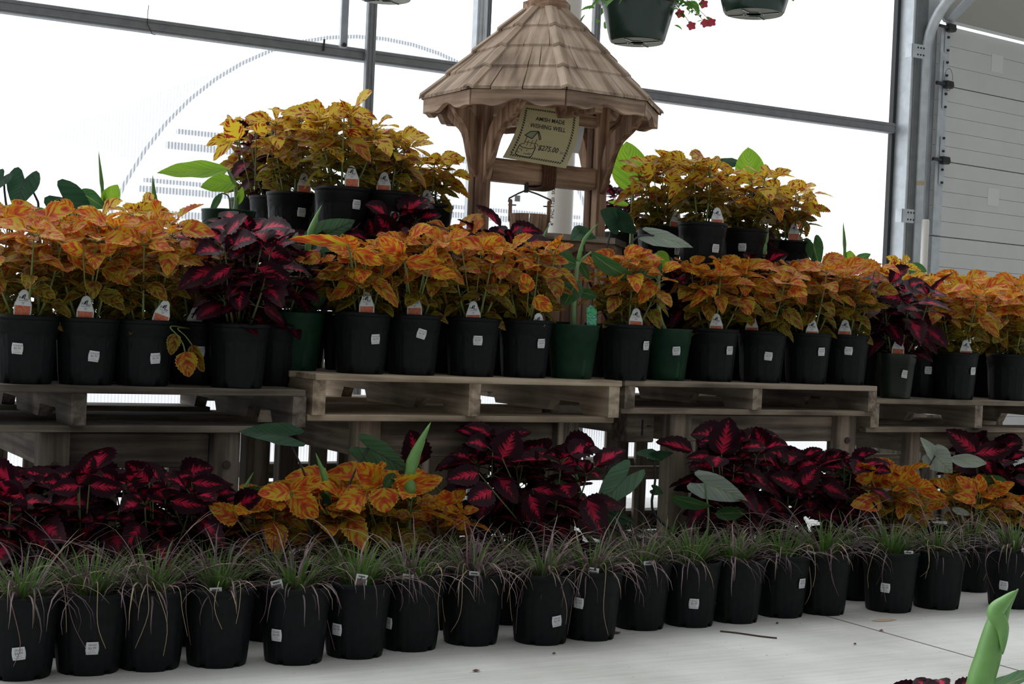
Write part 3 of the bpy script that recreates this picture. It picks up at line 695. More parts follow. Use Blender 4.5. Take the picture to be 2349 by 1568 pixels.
for i in range(5):
    q = []; xo = -.022+i*.0105
    for a in np.linspace(0, 2*math.pi, 17):
        ca_, sa_ = math.cos(a), math.sin(a); rr = .0500/max(abs(ca_), abs(sa_))**.75
        q.append(px_*(xo+.01*math.sin(a*.5))+py_*rr*ca_+np.array([0, 0, CZ+rr*sa_]))
    b.tube(q, .0062, 7, cap=False)
b.build('rope_coil', M['rope'], well, True)
# bucket hanging from the roller
bc = at_D(1213, 520, WD-.06)-wc; 
bk = empty('wooden_bucket', wc+np.array([bc[0], bc[1], bc[2]-.07]), 'small wooden bucket hanging by twine inside the wishing well', 'bucket')
bo = np.array(bk.location); zt_b = at_D(1213, 492, WD-.06)[2]-bo[2]
rb = .070; b = MB(); n = 12
for i in range(n):
    a0, a1 = 2*math.pi*(i+.04)/n, 2*math.pi*(i+.96)/n
    V = [(r*math.cos(a), r*math.sin(a), z) for z, ro, ri in ((0, rb*.82, rb*.82-.01), (zt_b, rb, rb-.01)) for r in (ro, ri) for a in (a0, a1)]
    b.add(V, [(0, 1, 5, 4), (3, 2, 6, 7), (0, 2, 3, 1), (4, 5, 7, 6), (0, 4, 6, 2), (1, 3, 7, 5)])
b.add([(rb*.8*math.cos(2*math.pi*i/n), rb*.8*math.sin(2*math.pi*i/n), .006) for i in range(n)], [tuple(range(n))]); b.build('staves', M['cedz'], bk)
knot = at_D(1207, 436, WD-.06)-bo
for (u_, v_, s) in ((1164, 480, -1), (1262, 492, 1)):
    p = at_D(u_, v_, WD-.06)-bo; q = p*np.array([1, 1, 0]); rr = q/np.linalg.norm(q)*rb*.93
    b = MB(); ang = math.atan2(rr[1], rr[0]); b.box((rr[0], rr[1], zt_b+.012), (.012, .028, .075), 0, rz(ang), ch=.004); ear = b.build('ear', M['cedz'], bk)
    b = MB(); b.tube([rr*1.12+[0, 0, zt_b+.03], rr*.7+[0, 0, zt_b+.03]], .0025, 6); b.build('peg', M['darksteel'], ear)
    b = MB(); b.tube([rr*1.1+[0, 0, zt_b+.04], (rr*1.08+[0, 0, zt_b+.052]), knot*.5+(rr+[0, 0, zt_b+.05])*.5+[0, 0, .004], knot], .0028, 6); b.build('twine', M['twine'], bk)
b = MB(); b.tube([knot+[0, 0, -.008], knot+[0, 0, .03]], .0075, 8); b.build('hook', M['darksteel'], bk)
tg = at_D(1187, 455, WD-.075)-bo; b = MB(); b.box((0, 0, 0), (.018, .002, .02), 0, rz(-.5), ch=.0005); b.build('price_tag', M['label'], bk, loc=tg)
# paper sign
SDp = WD-.10
cor = [at_D(1197, 238, SDp), at_D(1329, 257, SDp-.0), at_D(1298, 386, SDp-.02), at_D(1153, 361, SDp-.02)]
sg = empty('paper_sign', (cor[0]+cor[1]+cor[2]+cor[3])/4, 'curling yellow paper price sign hung under the roof of the wishing well', 'sign')
so_ = np.array(sg.location); nS = np.cross(cor[1]-cor[0], cor[3]-cor[0]); nS /= np.linalg.norm(nS)
if np.dot(nS, CAM-cor[0]) < 0: nS = -nS
dn = np.array([0, 0, -1.])
def sp_(s, t, off=0.):
    p = cor[0]*(1-s)*(1-t)+cor[1]*s*(1-t)+cor[2]*s*t+cor[3]*(1-s)*t
    ed = ((cor[1]-cor[0])*(1-t)+(cor[2]-cor[3])*t); ed = ed/np.linalg.norm(ed)
    bow = .010*math.sin(math.pi*t)+(.006 if t < .58 else -.0)*math.sin(math.pi*min(t/.58, 1))
    return p-so_+nS*(off+bow)+ed*(.012*math.sin(math.pi*t)*-1)*-1
def sgrid(off, mat, name, parent, s0=0, s1=1, t0=0, t1=1, n=12):
    V = [sp_(s0+(s1-s0)*i/n, t0+(t1-t0)*j/n, off) for j in range(n+1) for i in range(n+1)]
    b = MB(); b.add(V, [(j*(n+1)+i, j*(n+1)+i+1, (j+1)*(n+1)+i+1, (j+1)*(n+1)+i) for j in range(n) for i in range(n)])
    me = b.mesh(name, mat); o = link(name, me, parent); md = o.modifiers.new('th', 'SOLIDIFY'); md.thickness = .0006; md.offset = 0; return o
pa_ = sgrid(0, M['paper'], 'sheet', sg)
b = MB()
for (bo_, e1_, s0, s1, t0, t1) in ():
    pass
V = [sp_(s, t, -.004)+(cor[1]-cor[0])*.06 for t in np.linspace(.25, .72, 6) for s in np.linspace(.6, 1.04, 6)]
b.add(V, [(j*6+i, j*6+i+1, (j+1)*6+i+1, (j+1)*6+i) for j in range(5) for i in range(5)]); b.build('plastic_sleeve', M['plasticsheet'], sg)
def stext(body, size, s, t, name, mat='ink'):
    V, Fc = text_mesh(body, 1.0); asp = np.linalg.norm(cor[1]-cor[0])/np.linalg.norm(cor[3]-cor[0])
    b = MB(); b.add([sp_(s+x*size*.80, t-y*size*asp, .0012) for x, y in V], Fc); b.build(name, M[mat], pa_)
stext('AMISH MADE', .105, .52, .245, 'lettering'); stext('WISHING WELL', .105, .50, .375, 'lettering'); stext('$275.00', .125, .615, .735, 'lettering'); stext('EACH', .060, .875, .765, 'lettering', 'greyink')
b = MB()
def bseg(s0, t0, s1, t1, n, w):
    for i in range(n):
        a, c = (i+.08)/n, (i+.62)/n; ds, dt = s1-s0, t1-t0; L_ = math.hypot(ds, dt); ps, pt_ = -dt/L_*w, ds/L_*w
        for (o0, o1) in ((-1, .05), (-.05, 1)):
            k = .22/n*(1 if o0 < -.5 else -.2)
            b.add([sp_(s0+ds*(a+k)+ps*o0, t0+dt*(a+k)+pt_*o0, .0012), sp_(s0+ds*(c+k)+ps*o0, t0+dt*(c+k)+pt_*o0, .0012), sp_(s0+ds*(c+k+.15/n)+ps*o1, t0+dt*(c+k+.15/n)+pt_*o1, .0012), sp_(s0+ds*(a+k+.15/n)+ps*o1, t0+dt*(a+k+.15/n)+pt_*o1, .0012)], [(0, 1, 2, 3)])
bseg(.08, .075, .94, .075, 22, .016); bseg(.08, .93, .90, .93, 22, .016); bseg(.09, .1, .09, .91, 18, .017); bseg(.92, .1, .90, .91, 18, .017)
b.build('braided_border', M['ink'], pa_)
b = MB()
def ln(ptsx, w=.008):
    for (a, c) in zip(ptsx[:-1], ptsx[1:]):
        d = np.array(c)-np.array(a); L_ = np.hypot(*d)+1e-6; n_ = np.array([-d[1], d[0]])/L_*w/2
        b.add([sp_(*(np.array(a)+n_), .0014), sp_(*(np.array(c)+n_), .0014), sp_(*(np.array(c)-n_), .0014), sp_(*(np.array(a)-n_), .0014)], [(0, 1, 2, 3)])
ln([(.17, .56), (.24, .48), (.37, .46), (.44, .58), (.42, .60), (.36, .47), (.30, .60), (.17, .56)], .014)
ln([(.21, .58), (.21, .72)], .010); ln([(.38, .6), (.38, .73)], .010); ln([(.26, .63), (.26, .74)]); ln([(.32, .62), (.32, .74)]); ln([(.21, .67), (.42, .68), (.44, .72)])
ln([(.15, .74), (.19, .70)], .012); ln([(.15, .74), (.20, .77), (.33, .78), (.41, .75), (.39, .71)], .012); ln([(.15, .74), (.15, .90), (.22, .925), (.36, .93), (.41, .90), (.41, .75)], .014)
for a in (([(.17, .80), (.22, .81), (.22, .84)]), ([(.27, .87), (.38, .88)]), ([(.30, .80), (.30, .83)]), ([(.16, .86), (.20, .865)]), ([(.33, .86), (.39, .855)])): ln(a, .009)
b.build('well_drawing', M['ink'], pa_)
b = MB(); b.add([sp_(s, t, .0010) for s, t in ((.18, .56), (.24, .485), (.36, .47), (.30, .59))], [(0, 1, 2, 3)]); b.build('drawing_roof', M['picgreen'], pa_)

# ---------------------------------------------------------------- pots
PH, PR_ = .172, .083
def flute(r, z, a, i):
    if .012 < z < .128:
        k = (a*16/(2*math.pi)) % 1.0; top = .128-.012*(2*k-1)**2*2
        if z < top and .12 < k < .88: return r-.0016
    if z < .014 and (a*5/(2*math.pi)) % 1.0 < .13: return r-.007
    return r
def pot_mesh(kind):
    b = MB()
    if kind in ('black', 'dark'):
        prof = [(.0655, 0), (.067, .006), (.0685, .015), (.070, .03), (.0730, .07), (.0755, .11), (.0768, .1195), (.0772, .128), (.0786, .1305), (.0790, .146), (.0803, .148), (.0806, .158), (.0812, .160), (.0835, .162), (.0838, PH), (.0800, PH), (.078, .155), (.066, .012)]
        b.lathe(prof, 96, rf=flute); b.add([(.066*math.cos(2*math.pi*j/24), .066*math.sin(2*math.pi*j/24), .004) for j in range(24)], [tuple(range(24))])
    elif kind == 'green':
        prof = [(.060, 0), (.062, .004), (.0745, .115), (.0765, .117), (.0800, .158), (.0815, .160), (.0815, .165), (.078, .165), (.075, .15), (.06, .01)]
        b.lathe(prof, 64, rf=lambda r, z, a, i: r-(.006 if z < .01 and (a*4/(2*math.pi)) % 1 < .1 else 0)); b.add([(.06*math.cos(2*math.pi*j/24), .06*math.sin(2*math.pi*j/24), .003) for j in range(24)], [tuple(range(24))])
    elif kind == 'square':
        h = .158
        def rr(r, z, a, i):
            c, s_ = abs(math.cos(a+.6)), abs(math.sin(a+.6)); return r*min(1.16, 1/max(c, s_))
        prof = [(.047, 0), (.049, .004), (.0600, .125), (.0625, .127), (.0645, .155), (.066, .157), (.066, h), (.063, h), (.060, .145), (.046, .01)]
        b.lathe(prof, 64, rf=rr); b.add([(.046*math.cos(2*math.pi*j/24), .046*math.sin(2*math.pi*j/24), .003) for j in range(24)], [tuple(range(24))])
    elif kind == 'floor':
        prof = [(.0655, 0), (.067, .006), (.0685, .015), (.0700, .03), (.0735, .07), (.0765, .11), (.0785, .128), (.0798, .1305), (.0803, .148), (.0815, .150), (.0818, .164), (.0845, .166), (.0848, .178), (.0808, .178), (.079, .16), (.066, .012)]
        b.lathe(prof, 96, rf=lambda r, z, a, i: r-(.0012 if .012 < z < .126 and (a*20/(2*math.pi)) % 1.0 < .25 else 0)-(.007 if z < .014 and (a*5/(2*math.pi)) % 1.0 < .13 else 0))
        b.add([(.066*math.cos(2*math.pi*j/24), .066*math.sin(2*math.pi*j/24), .004) for j in range(24)], [tuple(range(24))])
    return b.mesh('pot', M['greenpot' if kind == 'green' else ('darkgreen' if kind == 'square' else 'blackpot')], True)
M['darkgreen'] = plain('very dark green plastic', (.010, .018, .013), .4)
POTH = {'black': PH, 'green': .165, 'square': .158, 'floor': .178}
POTR = {'black': (.0695, .083), 'green': (.063, .0815), 'square': (.052, .07), 'floor': (.070, .0845)}
PM = {k: pot_mesh(k) for k in POTH}
def soil_mesh(r):
    b = MB(); V = [(0, 0, .004)]; n = 24; R_ = random.Random(3)
    for q in (.5, 1.):
        for j in range(n): V.append((r*q*math.cos(2*math.pi*j/n), r*q*math.sin(2*math.pi*j/n), R_.uniform(-.004, .004)))
    Fc = [(0, 1+j, 1+(j+1) % n) for j in range(n)]+[(1+j, 1+n+j, 1+n+(j+1) % n, 1+(j+1) % n) for j in range(n)]
    return b.add(V, Fc).mesh('soil', M['soil'], True)
SM = {k: soil_mesh(POTR[k][1]*(.90 if k != 'square' else .86)) for k in POTH}
def sticker(pot, kind, ang, z, tilt, words, fade=0):
    """small curved price label wrapped on the pot wall; ang = azimuth"""
    r0_, r1_ = POTR[kind]; h = POTH[kind]; rz_ = lambda zz: (r0_+(r1_-.004-r0_)*min(1, zz/(h*.78)))+.0014
    w_, h_ = .0285, .0275; ct, st_ = math.cos(tilt), math.sin(tilt)
    def P(x, y, off=0):
        X, Y_ = x*ct-y*st_, x*st_+y*ct; rr = rz_(z+Y_)+off; a = ang+X/rr; return (rr*math.cos(a), rr*math.sin(a), z+Y_)
    b = MB(); n = 6; c = .18
    def wr(t): return w_/2*(1 if abs(t) < .86 else .90)
    V = []
    ts = [-1, -.88, -.3, .3, .88, 1]
    for t in ts:
        for i in range(n+1): V.append(P(wr(t)*(2*i/n-1), t*h_/2, .0006))
    b.add(V, [(j*(n+1)+i, j*(n+1)+i+1, (j+1)*(n+1)+i+1, (j+1)*(n+1)+i) for j in range(len(ts)-1) for i in range(n)], 0)
    for (txt, sz, yy) in ((words, .0062, .0075), ('$6.99', .0078, .0005)):
        TV, TF = text_mesh(txt, sz); b.add([P(x, y+yy, .0009) for x, y in TV], TF, 1)
    for (yy, ww) in ((-.0055, .006), (-.0095, .010)):
        for k in range(5):
            x0_ = -ww+2*ww*k/5; b.add([P(x0_, yy-.0005, .0009), P(x0_+ww*.3, yy-.0005, .0009), P(x0_+ww*.3, yy+.0005, .0009), P(x0_, yy+.0005, .0009)], [(0, 1, 2, 3)], 1)
    o = b.build('price_sticker', [M['label'], M['greyink']], pot, True); md = o.modifiers.new('t', 'SOLIDIFY'); md.thickness = .0004; md.offset = -1
    o['label'] = 'small white square price sticker'; return o
def tagobj(root, kind, p, face, tilt, rise):
    """plant tag stake: p = base point at rim height (local), face = azimuth it faces, rise = visible height"""
    nrm = np.array([math.cos(face), math.sin(face), 0]); X = np.array([-math.sin(face), math.cos(face), 0]); Zz = np.array([0, 0, 1.])
    ct, st_ = math.cos(tilt), math.sin(tilt); ax = X*ct+Zz*st_; ay = -X*st_+Zz*ct
    ay = ay*.985-nrm*.17; ay /= np.linalg.norm(ay); nrm = np.cross(ax, ay)
    e_names = {'coleus': 'plant_tag', 'grass': 'plant_tag', 'canna': 'plant_tag'}
    if kind == 'coleus':
        hw = .0215; hs = .042; pr = [(-hw*.80, -.014), (-hw, .004), (-hw*.98, .026), (-hw*.60, .048)]+[(-hw*.60*math.cos(a), .048+.0155*math.sin(a)) for a in np.linspace(.2, math.pi-.2, 9)]+[(hw*.60, .048), (hw*.98, .026), (hw, .004), (hw*.80, -.014)]
        k0 = rise-.0635; pr = [(x, (y+k0) if y > -.01 else y) for x, y in pr[::-1]]; pr = [(x, max(y, -.014)) for x, y in pr]
    elif kind == 'grass':
        hw = .0135; pr = [(hw, -.014), (hw, rise), (-hw, rise), (-hw, -.014)]; k0 = rise
    else:
        hw = .0165; pr = [(hw*.9, -.014), (hw, rise-.008), (hw*.55, rise-.006), (hw*.3, rise), (-hw*.3, rise+.003), (-hw*.6, rise-.004), (-hw, rise-.008), (-hw*.9, -.014)]; k0 = rise
    b = MB(); b.prism(pr, .0008, p, ax, ay, nrm); t = b.build('plant_tag', M['tagedge' if kind == 'coleus' else ('picblue' if kind == 'canna' else 'label')], root)
    if kind == 'canna': t['label'] = 'blue and green picture tag'; return t
    P = lambda x, y, o=.0009: np.array(p)+ax*x+ay*y+nrm*o
    if kind == 'coleus':
        t['label'] = 'rounded white plant tag with red picture'
        b = MB(); inn = [(x*.90, k0+(y-k0)*.985 if y > k0+.02 else y) for x, y in pr]; b.add([P(x, y, .0006) for x, y in inn], [tuple(range(len(inn)))]); b.build('tag_face', M['label'], t)
        b = MB(); b.add([P(-hw*.80, -.012-0*k0), P(hw*.80, -.012), P(hw*.86, k0+.0225), P(-hw*.86, k0+.0225)], [(0, 1, 2, 3)]); b.build('tag_picture', M['picture'], t)
        b = MB()
        for (txt, sz, xx, yy) in (('P', .0095, -.0085, .0415), ('een', .0075, .0062, .0395)):
            V, Fc = text_mesh(txt, sz); b.add([P(x+xx, y+yy) for x, y in V], Fc)
        b.add([P(-.0060, .0400+k0*0), P(-.001, .0405), P(.0035, .0525), P(-.0035, .0475)], [(0, 1, 2, 3)])
        b.add([P(.0000, .0385), P(.0028, .0400), P(.0052, .0500), P(.0037, .0525)], [(0, 1, 2, 3)])
        for (yy, ww, hh) in ((.0345, .011, .0011), (.0295, .004, .0012), (.0265, .0025, .0010)):
            for k in range(6):
                x0_ = -ww+2*ww*k/6; b.add([P(x0_, yy), P(x0_+ww*.27, yy), P(x0_+ww*.27, yy+hh), P(x0_, yy+hh)], [(0, 1, 2, 3)])
        b.V = [tuple(np.array(v)+ay*k0) for v in b.V]
        b.build('tag_print', M['ink'], t)
    else:
        t['label'] = 'small white tag with dark picture'
        b = MB(); b.add([P(-hw*.78, -.012), P(hw*.78, -.012), P(hw*.78, k0-.010), P(-hw*.78, k0-.010)], [(0, 1, 2, 3)]); b.build('tag_picture', M['picdark'], t)
        b = MB()
        for k in range(6): x0_ = -.008+.016*k/6; b.add([P(x0_, k0-.007), P(x0_+.0020, k0-.007), P(x0_+.0020, k0-.0035), P(x0_, k0-.0035)], [(0, 1, 2, 3)])
        b.build('tag_print', M['ink'], t)
    return t

# ---------------------------------------------------------------- leaves
def coleus_tpl(seed=0):
    R_ = random.Random(seed); nr = 17; cols = (-1, -.55, 0, .55, 1); V = []; UV = []
    for i in range(nr):
        t = i/(nr-1); w = .375*math.sin(math.pi*min(1, t**.74))**.62*(1-.14*t) if 0 < t < 1 else .0
        for c in cols:
            ww = w*(1.0 if i % 2 == 0 or abs(c) < .9 else .86); ww *= 1+R_.uniform(-.03, .03)
            V.append((c*ww, t, .20*abs(c)*w+R_.uniform(-.012, .012)*(abs(c)+.3)-.0*t)); UV.append((c*.5+.5, t))
    Fc = [(i*5+j, i*5+j+1, (i+1)*5+j+1, (i+1)*5+j) for i in range(nr-1) for j in range(4)]
    return np.array(V), np.array(UV), Fc
def canna_tpl():
    nr = 15; cols = (-1, -.66, -.33, 0, .33, .66, 1); V = []; UV = []
    for i in range(nr):
        t = i/(nr-1); w = .30*math.sin(math.pi*t**.85)**.7*(1-.15*t) if 0 < t < 1 else .004
        for c in cols: V.append((c*w, t, .18*c*c*w+.012*math.sin(t*17+c*2)*abs(c))); UV.append((c*.5+.5, t))
    Fc = [(i*7+j, i*7+j+1, (i+1)*7+j+1, (i+1)*7+j) for i in range(nr-1) for j in range(6)]
    return np.array(V), np.array(UV), Fc
def ear_tpl():
    half = [(0, -.03), (.05, -.14), (.13, -.30), (.22, -.36), (.31, -.30), (.375, -.12), (.40, .05), (.375, .24), (.31, .44), (.21, .66), (.10, .86), (0, 1.0)]
    out = half+[(-x, y) for x, y in half[-2:0:-1]]; n = len(out); V = [(0, .0, 0)]; UV = [(.5, .3)]
    for q in (.35, .7, 1.0):
        for j, (x, y) in enumerate(out):
            x_, y_ = x*q, y*q if y > -.05 else y*q
            V.append((x_, y_, .22*abs(x_)*(1-.3*q)+.018*math.sin(j*2.4)*q*q)); UV.append((x_/.8+.5, .3+y_*.7))
    Fc = [(0, 1+j, 1+(j+1) % n) for j in range(n)]
    for k in range(2): Fc += [(1+k*n+j, 1+(k+1)*n+j, 1+(k+1)*n+(j+1) % n, 1+k*n+(j+1) % n) for j in range(n)]
    return np.array(V), np.array(UV), Fc
TPL = {'c0': coleus_tpl(0), 'c1': coleus_tpl(1), 'c2': coleus_tpl(2), 'canna': canna_tpl(), 'ear': ear_tpl()}
class Leaves:
    def __init__(s): s.V = []; s.UV = []; s.RN = []; s.F = []; s.n = 0
    def add(s, tpl, p, d, n, L, wf=1., droop=.0, rnd=(0, 1), curl=0., G=np.array([0, 0, -1.])):
        tv, tu, tf = TPL[tpl]; d = np.array(d, float); d /= np.linalg.norm(d)+1e-9
        n = np.array(n, float); n = n-d*np.dot(n, d); n /= np.linalg.norm(n)+1e-9; sd = np.cross(d, n)
        x, y, z = tv[:, 0]*wf, tv[:, 1], tv[:, 2]*(1+curl)
        P = np.outer(x*L, sd)+np.outer(y*L, d)+np.outer(z*L, n)+np.outer(np.clip(y, 0, 2)**2*droop*L, G)+np.array(p)
        s.V.append(P); s.UV.append(tu); s.RN.append(np.tile(rnd, (len(tv), 1)))
        s.F += [tuple(i+s.n for i in f) for f in tf]; s.n += len(tv)
    def build(s, name, mat, parent):
        me = mkmesh(name, np.vstack(s.V), s.F, [mat], None, True, np.vstack(s.UV), np.vstack(s.RN)); return link(name, me, parent)
def unit(v): v = np.array(v, float); return v/(np.linalg.norm(v)+1e-9)
def coleus(root, zrim, H, R, seed, kind='orange', leaf=.085, nst=6, dens=1., gold=0, avoid=None, heroes=(), open_=0):
    R_ = random.Random(seed); LV = Leaves(); st = MB(); loc = np.array(root.location)
    tocam = unit((CAM-loc)*[1, 1, 0]); mats = M['Lorange'] if kind == 'orange' else M['Lred']
    zs = zrim-.02
    for k in range(nst):
        a0 = 2*math.pi*(k+R_.uniform(-.3, .3))/nst; rad = R*R_.uniform(.45, .85) if k else R*.15
        hh = H*(R_.uniform(.78, .98) if k else 1.0)-leaf*.25; bs = np.array([.028*math.cos(a0), .028*math.sin(a0), zs])
        tipp = np.array([rad*math.cos(a0), rad*math.sin(a0), zrim+hh]); mid = (bs+tipp)/2+np.array([math.cos(a0), math.sin(a0), 0])*rad*.18
        curve = [bs*(1-t)**2+mid*2*t*(1-t)+tipp*t*t for t in np.linspace(0, 1, 8)]
        st.tube(curve, [.0038*(1-.5*i/7) for i in range(8)], 6)
        nodes = int(6*dens)+1; rot = R_.uniform(0, 3)
        for j in range(nodes):
            t = .10+.90*j/(nodes-1) if nodes > 1 else 1
            p = bs*(1-t)**2+mid*2*t*(1-t)+tipp*t*t; tn = unit(tipp-bs)
            top = (j == nodes-1)
            ring = [(0, 1.0), (math.pi, 1.0)] if not top else [(0, .98), (math.pi, .95), (math.pi/2, .7), (-math.pi/2, .66), (.8, .35), (.8+math.pi, .3)]
            for (da, lf) in ring:
                a = rot+j*math.pi/2+da+R_.uniform(-.25, .25); el = (R_.uniform(-.75, .2) if not top else R_.uniform(-.1, .65))+(.5 if lf < .5 else 0)
                dr_ = np.array([math.cos(a)*math.cos(el), math.sin(a)*math.cos(el), math.sin(el)]); dr_ = unit(dr_+tn*.15)
                L = leaf*lf*(.55+.45*t)*R_.uniform(.82, 1.15); pet = L*.28
                q = p+dr_*pet+np.array([0, 0, pet*.25])
                if avoid is not None and q[2] < zrim+avoid[2]:
                    c = q+dr_*L*.5; lat = np.dot(c[:2], avoid[0][:2])
                    if np.dot(c[:2], tocam[:2]) > .0 and abs(lat-avoid[1]) < .045: continue
                if q[2]+min(0, dr_[2])*L-.25*L*.5 < zrim-.035 and R_.random() < .8: continue
                st.tube([p, p*.5+q*.5+[0, 0, pet*.08], q], .0013, 4)
                up = unit(np.array([0, 0, 1.])+tocam*R_.uniform(.1, 1.5)+np.array([R_.uniform(-.25, .25), R_.uniform(-.25, .25), 0]))
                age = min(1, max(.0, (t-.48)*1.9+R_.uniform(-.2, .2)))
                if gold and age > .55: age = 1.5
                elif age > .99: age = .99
                LV.add('c%d' % R_.randrange(3), q, dr_, up, L, R_.uniform(.9, 1.1), R_.uniform(.12, .42), (R_.random(), age), R_.uniform(-.6, .8))
            if not top and R_.random() < .8:      # axillary shoot of small leaves
                a = rot+j*math.pi/2+R_.uniform(-.5, .5); c = p+np.array([math.cos(a), math.sin(a), .8])*leaf*.3
                if not (avoid is not None and c[2] < zrim+avoid[2] and np.dot(c[:2], tocam[:2]) > 0 and abs(np.dot(c[:2], avoid[0][:2])-avoid[1]) < .04):
                    st.tube([p, c], .0012, 4)
                    for q4 in range(4):
                        aa = a+q4*math.pi/2; dr_ = np.array([math.cos(aa), math.sin(aa), .35]); L = leaf*R_.uniform(.32, .5)
                        LV.add('c%d' % R_.randrange(3), c, dr_, unit(tocam*R_.uniform(0, 1)+[0, 0, 1]), L, 1.0, .25, (R_.random(), min(.7, max(0, (t-.3)*1.1))), .3)
    for h in heroes: hero(LV, st, root, h, R_)
    LV.build('foliage', mats, root); st.build('stems', M['stem' if kind == 'orange' else 'redstem'], root, True)
def hero(LV, st, root, h, R_=None):
    """h = dict(b=(px,py), t=(px,py), w=half width px factor, Y=depth plane, tpl, tilt, frm=stem start or None)"""
    loc = np.array(root.location); Y = h['Y']; B = at_Y(*h['b'], Y)-loc; T = at_Y(*h['t'], Y+h.get('dy', -.02))-loc
    d = T-B; L = np.linalg.norm(d); v = unit(CAM-loc-B); sd = unit(np.cross(d, v)); n = unit(np.cross(sd, d))
    if h.get('flip'): n = -n
    tl_ = math.radians(h.get('tilt', 25)); n = n*math.cos(tl_)+sd*math.sin(tl_)
    tw = {'c': .36, 'canna': .30, 'ear': .40}['c' if h['tpl'][0] == 'c' and h['tpl'] != 'canna' else h['tpl']]
    pxm = proj(B+loc)[2]; wm = h['w']/F*pxm; wf = wm/(tw*L)/max(.35, math.cos(tl_))
    LV.add(h['tpl'], B, d, n, L, wf, h.get('droop', .05), (h.get('r', .3), h.get('age', 1)), h.get('curl', 0.))
    if 'frm' in h:
        q = ([np.array([0, 0, PH-.022])] if h.get('root') else [])+[at_Y(*f, h.get('fY', Y))-loc for f in h['frm']]+[B]
        st.tube(bez(q), [h.get('sr', .003)]*len(bez(q)), 7)
def bez(q, n=10):
    q = [np.array(x, float) for x in q]
    if len(q) < 3: return q
    out = []
    for i in range(len(q)-1):
        p0_, p1_, p2_, p3_ = q[max(i-1, 0)], q[i], q[i+1], q[min(i+2, len(q)-1)]
        for t in np.linspace(0, 1, 5, endpoint=(i == len(q)-2)):
            out.append(.5*((2*p1_)+(-p0_+p2_)*t+(2*p0_-5*p1_+4*p2_-p3_)*t*t+(-p0_+3*p1_-3*p2_+p3_)*t**3))
    return out
def grass(root, zrim, H, R, seed, nb=120, green=.5, hang=5):
    R_ = random.Random(seed); V = []; UV = []; RN = []; Fc = []; n0 = 0
    def blade(base, a, el, L, w, bend, rn, seg=7):
        nonlocal n0
        p = np.array(base, float); az = a; e = el; sd = np.array([-math.sin(a), math.cos(a), 0]); tw = R_.uniform(-.5, .5)
        for i in range(seg+1):
            t = i/seg; ww = w*(1-t**2.2)*(.6+.4*min(1, t*4))+.0002; sdd = sd*math.cos(tw*t)+np.array([0, 0, 1.])*math.sin(tw*t)
            V.append(p+sdd*ww); V.append(p+np.array([0, 0, -.0005])); V.append(p-sdd*ww); UV.extend([(0, t), (.5, t), (1, t)]); RN.extend([rn]*3)
            e -= bend/seg*(.4+1.2*t); p = p+np.array([math.cos(az)*math.cos(e), math.sin(az)*math.cos(e), math.sin(e)])*L/seg; az += R_.uniform(-.16, .16)
        for i in range(seg):
            for j in (0, 1): Fc.append((n0+i*3+j, n0+i*3+j+1, n0+i*3+3+j+1, n0+i*3+3+j))
        n0 += 3*(seg+1)
    for k in range(nb):
        a = R_.uniform(0, 2*math.pi); rr = .035*R_.random()**.5; q = R_.random()
        g = R_.random() < green
        L = H*(R_.uniform(.45, .85) if g else R_.uniform(.7, 1.5)); el = R_.uniform(.9, 1.5) if g else R_.uniform(.6, 1.35)
        c = R_.uniform(.05, .35) if g else R_.uniform(.5, .95)
        blade((rr*math.cos(a), rr*math.sin(a), zrim-.025), a, el, L, R_.uniform(.0016, .0028), R_.uniform(.3, 1.3) if g else R_.uniform(.7, 3.0), (R_.random(), c))
    me = mkmesh('foliage', V, Fc, [M['Lgrass']], None, True, UV, RN); link('foliage', me, root)
    loc = np.array(root.location); ac = math.atan2(CAM[1]-loc[1], CAM[0]-loc[0])
    for k in range(hang):
        a = ac+R_.uniform(-1.2, 1.2); rr = .089; p0 = np.array([rr*.3*math.cos(a), rr*.3*math.sin(a), zrim]); p1 = np.array([rr*math.cos(a), rr*math.sin(a), zrim+R_.uniform(.008, .03)])
        dz = R_.uniform(.06, .16); a2 = a+R_.uniform(-.55, .55); am = (a+a2)/2+R_.uniform(-.25, .25); p2 = np.array([(rr+.010)*math.cos(am), (rr+.010)*math.sin(am), zrim-dz*R_.uniform(.35, .65)]); p3 = np.array([(rr+.004)*math.cos(a2), (rr+.004)*math.sin(a2), max(.006, zrim-dz)])
        b = MB(); pts = bez([p0, p1, p2, p3]); b.tube(pts, [.0011*(1-.5*i/len(pts)) for i in range(len(pts))], 4); b.build('dry_blade', M['dryblade' if R_.random() < .6 else 'pinkblade'], root, True)
M['pinkblade'] = plain('faded purple blade', (.20, .10, .11), .5)

